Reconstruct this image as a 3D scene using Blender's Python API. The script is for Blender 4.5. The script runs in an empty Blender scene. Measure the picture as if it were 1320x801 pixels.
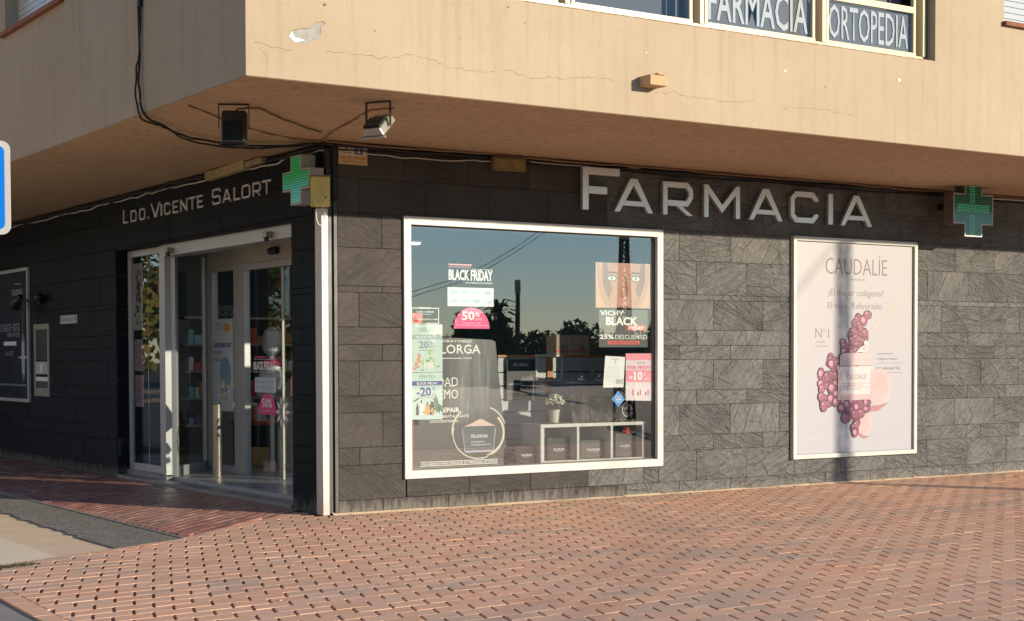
import bpy, bmesh, math, random
from mathutils import Vector, Matrix
random.seed(7)
sc = bpy.context.scene
COL = sc.collection
R = math.radians

# ------------------------------------------------------------------ camera
cam_d = bpy.data.cameras.new('camera')
cam = bpy.data.objects.new('camera', cam_d); COL.objects.link(cam)
cam_d.sensor_width = 36; cam_d.lens = 2031.4 / 1320 * 36
cam_d.shift_y = 0.0936; cam_d.clip_start = .1; cam_d.clip_end = 2000
def cam_matrix(yaw, pitch, roll, loc):
    f = Vector((math.cos(pitch)*math.cos(yaw), math.cos(pitch)*math.sin(yaw), math.sin(pitch)))
    r = Vector((math.sin(yaw), -math.cos(yaw), 0)); u = r.cross(f)
    r2 = math.cos(roll)*r + math.sin(roll)*u; u2 = -math.sin(roll)*r + math.cos(roll)*u
    m = Matrix((r2, u2, -f)).transposed().to_4x4(); m.translation = loc
    return m
cam.matrix_world = cam_matrix(R(56.55), R(-1.75), R(-.166), Vector((-6.889, -13.542, 1.5)))
sc.camera = cam
sc.render.resolution_x, sc.render.resolution_y = 1024, 621

# ------------------------------------------------------------------ sky and sun
SUN_AZ, SUN_EL = 28.0, 13.0            # degrees east of -Y, and above the horizon
to_sun = Vector((math.sin(R(SUN_AZ))*math.cos(R(SUN_EL)), -math.cos(R(SUN_AZ))*math.cos(R(SUN_EL)), math.sin(R(SUN_EL))))
w = bpy.data.worlds.new('World'); sc.world = w; w.use_nodes = True
nt = w.node_tree; bg = nt.nodes['Background']
sky = nt.nodes.new('ShaderNodeTexSky'); sky.sky_type = 'NISHITA'; sky.sun_disc = False
sky.sun_elevation = R(SUN_EL); sky.sun_rotation = R(180 - SUN_AZ)
sky.air_density = 1.0; sky.dust_density = 0.0; sky.ozone_density = 4.0
nt.links.new(sky.outputs[0], bg.inputs[0]); bg.inputs[1].default_value = 0.15
sl = bpy.data.lights.new('sun', 'SUN'); sl.energy = 5.0; sl.angle = R(.5); sl.color = (1, .85, .64)
so = bpy.data.objects.new('sun', sl); COL.objects.link(so)
so.rotation_euler = (-to_sun).to_track_quat('-Z', 'Y').to_euler()
sc.view_settings.view_transform = 'Standard'; sc.view_settings.look = 'None'
sc.view_settings.exposure = 0.46; sc.view_settings.gamma = 1
sc.cycles.max_bounces = 8; sc.cycles.transparent_max_bounces = 12

# ------------------------------------------------------------------ materials
MATS = {}
class N:
    def __init__(s, name):
        s.m = bpy.data.materials.new(name); s.m.use_nodes = True
        s.t = s.m.node_tree; s.b = s.t.nodes['Principled BSDF']
    def n(s, typ, **kw):
        o = s.t.nodes.new(typ)
        for k, v in kw.items():
            if k.startswith('i_'):
                key = k[2:]; key = int(key) if key.isdigit() else key.replace('_', ' ')
                o.inputs[key].default_value = v
            else: setattr(o, k, v)
        return o
    def l(s, a, b): s.t.links.new(a, b)
    def math(s, op, a, b=0.0, c=None):
        o = s.t.nodes.new('ShaderNodeMath'); o.operation = op
        for i, v in enumerate((a, b) if c is None else (a, b, c)):
            if hasattr(v, 'links'): s.l(v, o.inputs[i])
            else: o.inputs[i].default_value = v
        return o.outputs[0]
    def mix(s, f, a, b):
        o = s.t.nodes.new('ShaderNodeMix'); o.data_type = 'RGBA'
        for i, v in ((0, f), (6, a), (7, b)):
            if hasattr(v, 'links'): s.l(v, o.inputs[i])
            elif i: o.inputs[i].default_value = (*v, 1) if len(v) == 3 else v
            else: o.inputs[0].default_value = v
        return o.outputs[2]
    def ramp(s, f, stops):
        o = s.t.nodes.new('ShaderNodeValToRGB'); cr = o.color_ramp
        while len(cr.elements) < len(stops): cr.elements.new(.5)
        for e, (p, c) in zip(cr.elements, stops):
            e.position = p; e.color = (*c, 1) if isinstance(c, tuple) else (c, c, c, 1)
        s.l(f, o.inputs[0]); return o.outputs[0]
    def noise(s, vec, scale, detail=4, rough=.55, dist=0):
        o = s.n('ShaderNodeTexNoise'); o.inputs['Scale'].default_value = scale
        o.inputs['Detail'].default_value = detail; o.inputs['Roughness'].default_value = rough
        o.inputs['Distortion'].default_value = dist
        if vec is not None: s.l(vec, o.inputs['Vector'])
        return o.outputs[0]
    def pos(s): return s.n('ShaderNodeNewGeometry').outputs['Position']
    def obj(s): return s.n('ShaderNodeTexCoord').outputs['Object']
    def bump(s, h, dist=.002, strength=1.0, prev=None):
        o = s.n('ShaderNodeBump'); o.inputs['Distance'].default_value = dist; o.inputs['Strength'].default_value = strength
        s.l(h, o.inputs['Height'])
        if prev is not None: s.l(prev, o.inputs['Normal'])
        return o.outputs[0]
    def scale(s, vec, v, loc=(0, 0, 0), rot=(0, 0, 0)):
        o = s.n('ShaderNodeMapping'); o.inputs['Scale'].default_value = v
        o.inputs['Location'].default_value = loc; o.inputs['Rotation'].default_value = rot
        s.l(vec, o.inputs['Vector']); return o.outputs[0]
    def set(s, **kw):
        for k, v in kw.items():
            i = s.b.inputs[k.replace('_', ' ')]
            if hasattr(v, 'links'): s.l(v, i)
            elif isinstance(v, tuple) and len(v) == 3: i.default_value = (*v, 1)
            else: i.default_value = v
        return s.m

def flat(name, col, rough=.5, metal=0, grain=.06, gscale=60, spec=.5):
    """plain coloured surface with a little grain and smudging of its own"""
    if name in MATS: return MATS[name]
    q = N(name); p = q.obj()
    f = q.noise(p, gscale, 3); g = q.noise(p, 3.1, 3)
    k = q.math('ADD', q.math('MULTIPLY', f, .5), q.math('MULTIPLY', g, .5))
    lo = tuple(max(0, c*(1-grain*2.2)) for c in col); hi = tuple(min(1, c*(1+grain*2.2)) for c in col)
    q.set(Base_Color=q.ramp(k, [(.25, lo), (.75, hi)]), Roughness=q.ramp(g, [(.2, max(.02, rough-.08)), (.8, min(1, rough+.08))]), Metallic=metal)
    q.b.inputs['Specular IOR Level'].default_value = spec
    MATS[name] = q.m; return q.m

def emis(name, col, strength, base=(0.02, .02, .02), rough=.3):
    if name in MATS: return MATS[name]
    q = N(name); q.set(Base_Color=base, Roughness=rough, Emission_Color=col, Emission_Strength=strength)
    MATS[name] = q.m; return q.m

def stucco(name, a, b, dirt, stain=.35, crack=False):
    q = N(name); p = q.pos()
    big = q.noise(p, .7, 5, .6); fine = q.noise(p, 70, 5, .8); mid = q.noise(p, 9, 5, .6)
    c = q.mix(q.ramp(big, [(.3, 0.0), (.7, 1.0)]), a, b)
    streak = q.noise(q.scale(p, (7, 7, .35)), 1.6, 5, .65)
    c = q.mix(q.math('MULTIPLY', q.ramp(streak, [(.50, 0.0), (.72, 1.0)]), stain), c, dirt)
    c = q.mix(q.math('MULTIPLY', q.ramp(mid, [(.52, 0.0), (.75, 1.0)]), stain*.5), c, dirt)
    c = q.mix(q.math('MULTIPLY', q.ramp(q.noise(p, 26, 3, .8), [(.68, 0.0), (.74, 1.0)]), .5*stain), c, dirt)
    n1 = q.bump(mid, .006, .35); n2 = q.bump(fine, .003, 1.0, n1)
    q.set(Base_Color=c, Roughness=.93, Normal=n2); q.b.inputs['Specular IOR Level'].default_value = .2
    MATS[name] = q.m; return q.m

def slate(name, lo, hi, relief, rough, spec=.16):
    """cleft slate-look porcelain: every tile turns and shifts the same rock pattern its own way"""
    q = N(name); oi = q.n('ShaderNodeObjectInfo').outputs['Random']; p = q.pos()
    ang = q.math('MULTIPLY', q.math('SUBTRACT', oi, .35), 1.7)
    off = q.n('ShaderNodeCombineXYZ'); q.l(q.math('MULTIPLY', oi, 37.), off.inputs[0]); q.l(q.math('MULTIPLY', oi, 91.), off.inputs[2])
    ad = q.n('ShaderNodeVectorMath', operation='ADD'); q.l(p, ad.inputs[0]); q.l(off.outputs[0], ad.inputs[1])
    vr = q.n('ShaderNodeVectorRotate', rotation_type='Y_AXIS'); q.l(ad.outputs[0], vr.inputs['Vector']); q.l(ang, vr.inputs['Angle'])
    v = vr.outputs[0]
    st = q.scale(v, (2.2, 2.2, 9.))
    n1 = q.noise(st, 2.3, 7, .62, 1.1); n2 = q.noise(st, 7., 5, .6, .6)
    wv = q.n('ShaderNodeTexWave', wave_type='BANDS', bands_direction='Z', wave_profile='SAW')
    q.l(v, wv.inputs['Vector']); wv.inputs['Scale'].default_value = 3.4; wv.inputs['Distortion'].default_value = 9.
    wv.inputs['Detail'].default_value = 4; wv.inputs['Detail Scale'].default_value = 1.7; wv.inputs['Detail Roughness'].default_value = .6
    rid = q.n('ShaderNodeTexVoronoi', feature='DISTANCE_TO_EDGE'); q.l(q.scale(v, (1.0, 1.0, 2.6)), rid.inputs['Vector']); rid.inputs['Scale'].default_value = 1.7
    vein = q.ramp(rid.outputs['Distance'], [(0, 1.0), (.035, 0.0)])
    h = q.math('ADD', q.math('MULTIPLY', n1, 1.0), q.math('MULTIPLY', n2, .35))
    h = q.math('ADD', h, q.math('MULTIPLY', wv.outputs['Fac'], .34))
    h = q.math('ADD', h, q.math('MULTIPLY', vein, .22))
    tone = q.math('ADD', q.math('MULTIPLY', q.noise(v, 1.9, 5), .85), q.math('MULTIPLY', oi, .14))
    c = q.ramp(tone, [(.25, lo), (.8, hi)])
    sep = q.n('ShaderNodeSeparateXYZ'); q.l(p, sep.inputs[0])
    # splash dirt near the pavement: pale scum with a ragged upper limit
    low = q.math('SUBTRACT', .22, sep.outputs[2]); ragged = q.math('ADD', q.math('MULTIPLY', low, 5.0), q.math('MULTIPLY', q.math('SUBTRACT', q.noise(q.scale(p, (9, 9, 1.5)), 3, 5), .5), 2.3))
    c = q.mix(q.math('MULTIPLY', q.ramp(ragged, [(.45, 0.0), (1.0, 1.0)]), .38), c, (.26, .245, .22))
    c = q.mix(q.math('MULTIPLY', q.ramp(n1, [(.56, 0.0), (.8, 1.0)]), .22), c, tuple(min(1, x*2.0) for x in hi))
    q.set(Base_Color=c, Roughness=rough, Normal=q.bump(h, relief, 1.0)); q.b.inputs['Specular IOR Level'].default_value = spec
    MATS[name] = q.m; return q.m

def paver_mat(name, c1, c2, c3, grey, rough, relief=.0012, wet=False):
    q = N(name); oi = q.n('ShaderNodeObjectInfo').outputs['Random']
    g = q.n('ShaderNodeNewGeometry'); p = g.outputs['Position']
    rnd = q.math('FRACT', q.math('ADD', oi, g.outputs['Random Per Island']))
    c = q.ramp(rnd, [(0, c1), (.5, c2), (1, c3)])
    patch = q.noise(q.scale(p, (.35, .8, 1)), 1.1, 3, .5)
    sel = q.math('ADD', patch, q.math('MULTIPLY', q.math('FRACT', q.math('MULTIPLY', rnd, 7.31)), .22))
    c = q.mix(q.math('MULTIPLY', q.ramp(sel, [(.68, 0.0), (.74, 1.0)]), .62), c, grey)
    spots = q.noise(p, 210, 3, .8); mid = q.noise(p, 6, 5, .65)
    c = q.mix(q.math('MULTIPLY', q.ramp(mid, [(.45, 0.0), (.75, 1.0)]), .22), c, tuple(x*.72 for x in c1))
    c = q.mix(q.math('MULTIPLY', q.ramp(q.noise(p, .55, 3, .5), [(.4, 0.0), (.62, 1.0)]), .22), c, (.45, .36, .27))
    c = q.mix(q.math('MULTIPLY', q.ramp(spots, [(.58, 0.0), (.72, 1.0)]), .22), c, tuple(x*.5 for x in c1))
    gum = q.n('ShaderNodeTexVoronoi'); q.l(p, gum.inputs['Vector']); gum.inputs['Scale'].default_value = 2.6
    c = q.mix(q.math('MULTIPLY', q.ramp(gum.outputs['Distance'], [(.045, 1.0), (.065, 0.0)]), .5), c, tuple(x*.38 for x in c1))
    c = q.mix(q.math('MULTIPLY', q.ramp(q.noise(p, 1.9, 6, .7, 1.2), [(.60, 0.0), (.72, 1.0)]), .30), c, tuple(x*.55 for x in c1))
    r = q.ramp(q.noise(p, 1.5, 4), [(.35, rough-.14 if wet else rough), (.7, rough+.1)])
    q.set(Base_Color=c, Roughness=r, Normal=q.bump(spots, relief, .6)); q.b.inputs['Specular IOR Level'].default_value = .5 if wet else .25
    MATS[name] = q.m; return q.m

def glass_mat(name, tint=(.82, .88, .88), boost=1.0, r0=.09):
    q = N(name); t = q.t; t.nodes.remove(q.b); out = t.nodes['Material Output']
    tr = t.nodes.new('ShaderNodeBsdfTransparent'); tr.inputs[0].default_value = (*tint, 1)
    gl = t.nodes.new('ShaderNodeBsdfGlossy'); gl.inputs['Roughness'].default_value = 0.0; gl.inputs[0].default_value = (1, .94, .96, 1)
    ge = t.nodes.new('ShaderNodeNewGeometry'); dt = q.n('ShaderNodeVectorMath', operation='DOT_PRODUCT')
    q.l(ge.outputs['Incoming'], dt.inputs[0]); q.l(ge.outputs['Normal'], dt.inputs[1])
    co = q.math('ABSOLUTE', dt.outputs['Value']); sch = q.math('POWER', q.math('SUBTRACT', 1.0, co), 5.0)
    f = q.math('MINIMUM', q.math('ADD', r0/2, q.math('MULTIPLY', sch, .5*boost)), .9)      # two faces per pane
    mx = t.nodes.new('ShaderNodeMixShader'); q.l(f, mx.inputs[0]); q.l(tr.outputs[0], mx.inputs[1]); q.l(gl.outputs[0], mx.inputs[2])
    # the pane is never optically flat: a slow ripple bends what it mirrors
    bp = q.bump(q.noise(q.scale(q.pos(), (1, 1, .6)), 1.3, 1), .0012, .35); q.l(bp, gl.inputs['Normal'])
    q.l(mx.outputs[0], out.inputs[0]); MATS[name] = q.m; return q.m

M = {}
M['ochre'] = stucco('ochre_render', (.425, .345, .25), (.372, .298, .212), (.29, .222, .155), .42)
M['soffit'] = stucco('soffit_render', (.54, .395, .255), (.46, .33, .21), (.24, .15, .085), .6)
M['slate'] = slate('slate_tile', (.098, .099, .099), (.232, .230, .224), .062, .55)
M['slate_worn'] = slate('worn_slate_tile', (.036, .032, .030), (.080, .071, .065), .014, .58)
M['slate_shaded'] = slate('shaded_slate_tile', (.007, .0085, .012), (.013, .015, .020), .006, .5, .06)  # same slate, with the side wall's shade put into a darker, bluer colour
M['grout'] = flat('tile_grout', (.075, .070, .062), .9)
M['paver'] = paver_mat('clay_paver', (.67, .375, .24), (.74, .425, .28), (.70, .45, .31), (.46, .345, .27), .82)
M['paver_side'] = paver_mat('red_side_paver', (.25, .105, .09), (.32, .14, .115), (.40, .20, .16), (.17, .09, .08), .42, .002, True)
M['bed'] = flat('paver_bed', (.05, .03, .02), .95)
q = N('white_lacquer'); p = q.pos(); sp = q.n('ShaderNodeSeparateXYZ'); q.l(p, sp.inputs[0])
c = q.mix(q.math('MULTIPLY', q.ramp(q.noise(q.scale(p, (9, 9, .8)), 2.4, 5, .7), [(.50, 0.0), (.75, 1.0)]), .35), (.50, .49, .465), (.33, .30, .25))
g = q.math('ADD', q.math('MULTIPLY', q.math('SUBTRACT', .35, sp.outputs[2]), 2.2), q.math('MULTIPLY', q.math('SUBTRACT', q.noise(p, 14, 5, .7), .5), 1.6))
c = q.mix(q.math('MULTIPLY', q.ramp(g, [(.1, 0.0), (.9, 1.0)]), .55), c, (.26, .21, .16))
q.set(Base_Color=c, Roughness=q.ramp(q.noise(p, 6, 4), [(.3, .3), (.7, .48)]), Normal=q.bump(q.noise(p, 5, 3), .002, .25)); M['white'] = q.m
M['grey_alu'] = flat('grey_aluminium', (.42, .42, .43), .38, .25, .03)
M['beige'] = flat('beige_panel', (.40, .37, .32), .5, 0, .04)
M['cream'] = flat('cream_aluminium', (.60, .50, .32), .35, 0, .03)
M['black'] = flat('black_plastic', (.012, .012, .013), .45)
M['cable'] = flat('black_cable', (.010, .009, .009), .6)
M['tan_cable'] = flat('tan_painted_cable', (.26, .16, .085), .8)
M['green_cable'] = flat('green_cable', (.06, .09, .02), .6)
M['pale_cable'] = flat('pale_cable', (.5, .48, .42), .6)
M['steel'] = flat('brushed_steel', (.30, .265, .23), .36, .85, .14, 25)
M['letter'] = flat('satin_steel_letter', (.66, .66, .67), .40, .7, .03)
M['letter_side'] = flat('satin_side_letter', (.50, .50, .52), .5, .0, .03)
M['yellow'] = flat('faded_yellow', (.55, .46, .14), .6, 0, .18, 9)
M['olive'] = flat('olive_yellow', (.16, .12, .04), .6, 0, .15, 12)
M['rust'] = flat('rusty_clay_sill', (.23, .075, .03), .8, 0, .25, 14)
M['paper'] = flat('white_paper', (.70, .72, .72), .6, 0, .02)
M['mint'] = flat('mint_paper', (.52, .66, .62), .6, 0, .02)
M['pink'] = flat('pink_print', (.72, .06, .25), .5, 0, .03)
M['rose'] = flat('rose_print', (.70, .24, .30), .5, 0, .03)
M['red'] = flat('red_print', (.55, .06, .05), .5, 0, .05)
M['navy'] = flat('navy_print', (.06, .06, .26), .5)
M['blue'] = flat('blue_print', (.03, .24, .62), .45)
M['sky_blue'] = flat('pale_blue_print', (.22, .48, .62), .5)
M['ink'] = flat('dark_ink', (.03, .03, .04), .5)
M['grey_ink'] = flat('grey_ink', (.16, .15, .16), .5)
M['wt'] = flat('white_ink', (.80, .80, .78), .5, 0, .02)
M['dark_card'] = flat('charcoal_card', (.009, .010, .012), .35, 0, .12, 5)
M['glass'] = glass_mat('shop_glass', (.93, .95, .95), 1.0, .21)
M['glass_door'] = glass_mat('door_glass', (.86, .89, .89), 1.0, .09)
M['glass_up'] = glass_mat('upper_glass', (.9, .92, .93), 1.0, .07)
M['wood'] = flat('orange_wood_edge', (.42, .16, .06), .5, 0, .15, 30)
M['room'] = flat('room_wall', (.30, .32, .34), .8)
M['room_floor'] = flat('stone_floor', (.30, .31, .32), .3)
M['threshold'] = flat('threshold_stone', (.22, .21, .20), .45, 0, .15, 18)
M['dark_room'] = flat('dark_room_wall', (.035, .05, .06), .8)

# ------------------------------------------------------------------ mesh helpers
class MB:
    def __init__(s): s.v = []; s.f = []; s.m = []
    def quad(s, pts, mi=0):
        b = len(s.v); s.v += [tuple(p) for p in pts]; s.f.append(tuple(range(b, b+len(pts)))); s.m.append(mi); return s
    def box(s, x0, x1, y0, y1, z0, z1, mi=0):
        if x0 > x1: x0, x1 = x1, x0
        if y0 > y1: y0, y1 = y1, y0
        if z0 > z1: z0, z1 = z1, z0
        b = len(s.v)
        s.v += [(x, y, z) for z in (z0, z1) for x, y in ((x0, y0), (x1, y0), (x1, y1), (x0, y1))]
        for f in ((3, 2, 1, 0), (4, 5, 6, 7), (0, 1, 5, 4), (1, 2, 6, 5), (2, 3, 7, 6), (3, 0, 4, 7)):
            s.f.append(tuple(b+i for i in f)); s.m.append(mi)
        return s
    def prism(s, pts, y0, y1, mi=0):
        """outline in x,z (counter-clockwise seen from -y) made into a slab from y0 (front) to y1"""
        a = sum(pts[i][0]*pts[(i+1) % len(pts)][1]-pts[(i+1) % len(pts)][0]*pts[i][1] for i in range(len(pts)))
        if a < 0: pts = pts[::-1]
        b = len(s.v); n = len(pts)
        s.v += [(x, y0, z) for x, z in pts] + [(x, y1, z) for x, z in pts]
        s.f.append(tuple(b+i for i in range(n))); s.m.append(mi)
        s.f.append(tuple(b+n+i for i in reversed(range(n)))); s.m.append(mi)
        for i in range(n):
            j = (i+1) % n; s.f.append((b+i, b+n+i, b+n+j, b+j)); s.m.append(mi)
        return s
    def face(s, pts, y, mi=0):
        a = sum(pts[i][0]*pts[(i+1) % len(pts)][1]-pts[(i+1) % len(pts)][0]*pts[i][1] for i in range(len(pts)))
        if a < 0: pts = pts[::-1]
        return s.quad([(x, y, z) for x, z in pts], mi)
    def rect(s, x0, z0, x1, z1, y, mi=0): return s.face([(x0, z0), (x1, z0), (x1, z1), (x0, z1)], y, mi)
    def disc(s, cx, cz, rx, rz, y, n=18, mi=0, a0=0, a1=2*math.pi):
        return s.face([(cx+rx*math.cos(a0+(a1-a0)*i/n), cz+rz*math.sin(a0+(a1-a0)*i/n)) for i in range(n+(a1-a0 < 6.2))], y, mi)
    def sheet(s, pts, z, mi=0):
        a = sum(pts[i][0]*pts[(i+1) % len(pts)][1]-pts[(i+1) % len(pts)][0]*pts[i][1] for i in range(len(pts)))
        if a < 0: pts = pts[::-1]
        return s.quad([(x, y, z) for x, y in pts], mi)
    def slab(s, pts, z0, z1, mi=0):
        a = sum(pts[i][0]*pts[(i+1) % len(pts)][1]-pts[(i+1) % len(pts)][0]*pts[i][1] for i in range(len(pts)))
        if a < 0: pts = pts[::-1]
        b = len(s.v); n = len(pts)
        s.v += [(x, y, z1) for x, y in pts] + [(x, y, z0) for x, y in pts]
        s.f.append(tuple(b+i for i in range(n))); s.m.append(mi)
        s.f.append(tuple(b+n+i for i in reversed(range(n)))); s.m.append(mi)
        for i in range(n):
            j = (i+1) % n; s.f.append((b+j, b+i, b+n+i, b+n+j)); s.m.append(mi)
        return s
    def strip(s, pts, t, y, closed=False, y1=None, mi=0):
        """mitred stroke of width t along a polyline in x,z"""
        P = [Vector(p) for p in pts]; n = len(P); L = []; Rr = []
        for i in range(n):
            a = P[i-1] if (i or closed) else None; c = P[(i+1) % n] if (i < n-1 or closed) else None
            d0 = (P[i]-a).normalized() if a is not None else (c-P[i]).normalized()
            d1 = (c-P[i]).normalized() if c is not None else d0
            nn = Vector((-d0.y-d1.y, d0.x+d1.x)); nn.normalize()
            k = max(.35, nn.dot(Vector((-d0.y, d0.x)))); o = nn*(t/2/k); L.append(P[i]+o); Rr.append(P[i]-o)
        for i in range(n if closed else n-1):
            j = (i+1) % n; q4 = [tuple(L[i]), tuple(Rr[i]), tuple(Rr[j]), tuple(L[j])]
            if y1 is None: s.face(q4, y, mi)
            else: s.prism(q4, y, y1, mi)
        return s
    def tube(s, pts, r, n=6, mi=0, cap=True):
        P = [Vector(p) for p in pts]; rings = []
        for i, p in enumerate(P):
            d = (P[min(i+1, len(P)-1)]-P[max(i-1, 0)]).normalized()
            up = Vector((0, 0, 1)) if abs(d.z) < .9 else Vector((1, 0, 0))
            a = d.cross(up).normalized(); c = a.cross(d)
            rr = r[i] if isinstance(r, (list, tuple)) else r; b = len(s.v)
            s.v += [tuple(p+a*rr*math.cos(2*math.pi*k/n)+c*rr*math.sin(2*math.pi*k/n)) for k in range(n)]; rings.append(b)
        for i in range(len(rings)-1):
            for k in range(n):
                s.f.append((rings[i]+k, rings[i+1]+k, rings[i+1]+(k+1) % n, rings[i]+(k+1) % n)); s.m.append(mi)
        if cap:
            s.f.append(tuple(rings[0]+k for k in range(n))); s.m.append(mi)
            s.f.append(tuple(rings[-1]+k for k in reversed(range(n)))); s.m.append(mi)
        return s
    def holed(s, x0, x1, z0, z1, y0, y1, holes, mi=0):
        xs = sorted({x0, x1, *[h[0] for h in holes], *[h[1] for h in holes]}); zs = sorted({z0, z1, *[h[2] for h in holes], *[h[3] for h in holes]})
        xs = [x for x in xs if x0 <= x <= x1]; zs = [z for z in zs if z0 <= z <= z1]
        def solid(i, j):
            if not (0 <= i < len(xs)-1 and 0 <= j < len(zs)-1): return False
            cx, cz = (xs[i]+xs[i+1])/2, (zs[j]+zs[j+1])/2
            return not any(h[0] < cx < h[1] and h[2] < cz < h[3] for h in holes)
        for i in range(len(xs)-1):
            for j in range(len(zs)-1):
                if not solid(i, j): continue
                a, b, c, d = xs[i], xs[i+1], zs[j], zs[j+1]
                s.quad([(a, y0, c), (b, y0, c), (b, y0, d), (a, y0, d)], mi); s.quad([(b, y1, c), (a, y1, c), (a, y1, d), (b, y1, d)], mi)
                if not solid(i-1, j): s.quad([(a, y1, c), (a, y0, c), (a, y0, d), (a, y1, d)], mi)
                if not solid(i+1, j): s.quad([(b, y0, c), (b, y1, c), (b, y1, d), (b, y0, d)], mi)
                if not solid(i, j-1): s.quad([(a, y1, c), (b, y1, c), (b, y0, c), (a, y0, c)], mi)
                if not solid(i, j+1): s.quad([(a, y0, d), (b, y0, d), (b, y1, d), (a, y1, d)], mi)
        return s
    def mesh(s, name, mats):
        me = bpy.data.meshes.new(name); me.from_pydata(s.v, [], s.f)
        for m in mats: me.materials.append(m)
        me.polygons.foreach_set('material_index', s.m); me.update(); return me
    def build(s, name, mats, parent=None, smooth=False, loc=None, rotz=0):
        if not isinstance(mats, (list, tuple)): mats = [mats]
        me = s.mesh(name, mats)
        if smooth: me.polygons.foreach_set('use_smooth', [True]*len(me.polygons))
        o = bpy.data.objects.new(name, me); COL.objects.link(o)
        if parent is not None: o.parent = parent
        if loc is not None: o.location = loc
        if rotz: o.rotation_euler = (0, 0, rotz)
        if name in ('finger_lines', 'leaf_print', 'logo_print', 'logo_bar', 'diode_row', 'fine_print', 'fruit_print', 'flower_print'): o['kind'] = 'stuff'
        return o

def bevel(o, wdt=.004, seg=2):
    md = o.modifiers.new('edge', 'BEVEL'); md.width = wdt; md.segments = seg; md.limit_method = 'ANGLE'; md.angle_limit = R(35); return o
def thing(name, label, cat, loc=(0, 0, 0), rotz=0, group=None):
    o = bpy.data.objects.new(name, None); COL.objects.link(o); o.location = loc; o.rotation_euler = (0, 0, rotz)
    o['label'] = label; o['category'] = cat
    if group: o['group'] = group
    return o
def tag(o, label, cat, group=None):
    o['label'] = label; o['category'] = cat
    if group: o['group'] = group
    return o
def struct(o, label=None): 
    o['kind'] = 'structure'
    if label: o['label'] = label
    return o
SIDE = -math.pi/2       # turn of anything that lies on the left facade: its local x runs towards the corner, local -y into the street

def text(s, x0, z0, x1, z1, y, mat, parent, bold=0.0, depth=0.0, name='lettering', loc=None):
    """print the words s so they exactly fill the box x0..x1, z0..z1"""
    cu = bpy.data.curves.new(name, 'FONT'); cu.body = s; cu.size = 1; cu.offset = bold; cu.resolution_u = 2
    ob = bpy.data.objects.new(name, cu); COL.objects.link(ob)
    dg = bpy.context.evaluated_depsgraph_get(); me = bpy.data.meshes.new_from_object(ob.evaluated_get(dg))
    bpy.data.objects.remove(ob)
    xs = [v.co.x for v in me.vertices]; ys = [v.co.y for v in me.vertices]
    ax, bx, ay, by = min(xs), max(xs), min(ys), max(ys)
    for v in me.vertices:
        v.co = Vector((x0+(v.co.x-ax)/(bx-ax)*(x1-x0), y, z0+(v.co.y-ay)/max(1e-6, by-ay)*(z1-z0)))
    me.materials.clear(); me.materials.append(mat); me.name = name
    o = bpy.data.objects.new(name, me); COL.objects.link(o)
    if parent is not None: o.parent = parent
    return o

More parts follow.
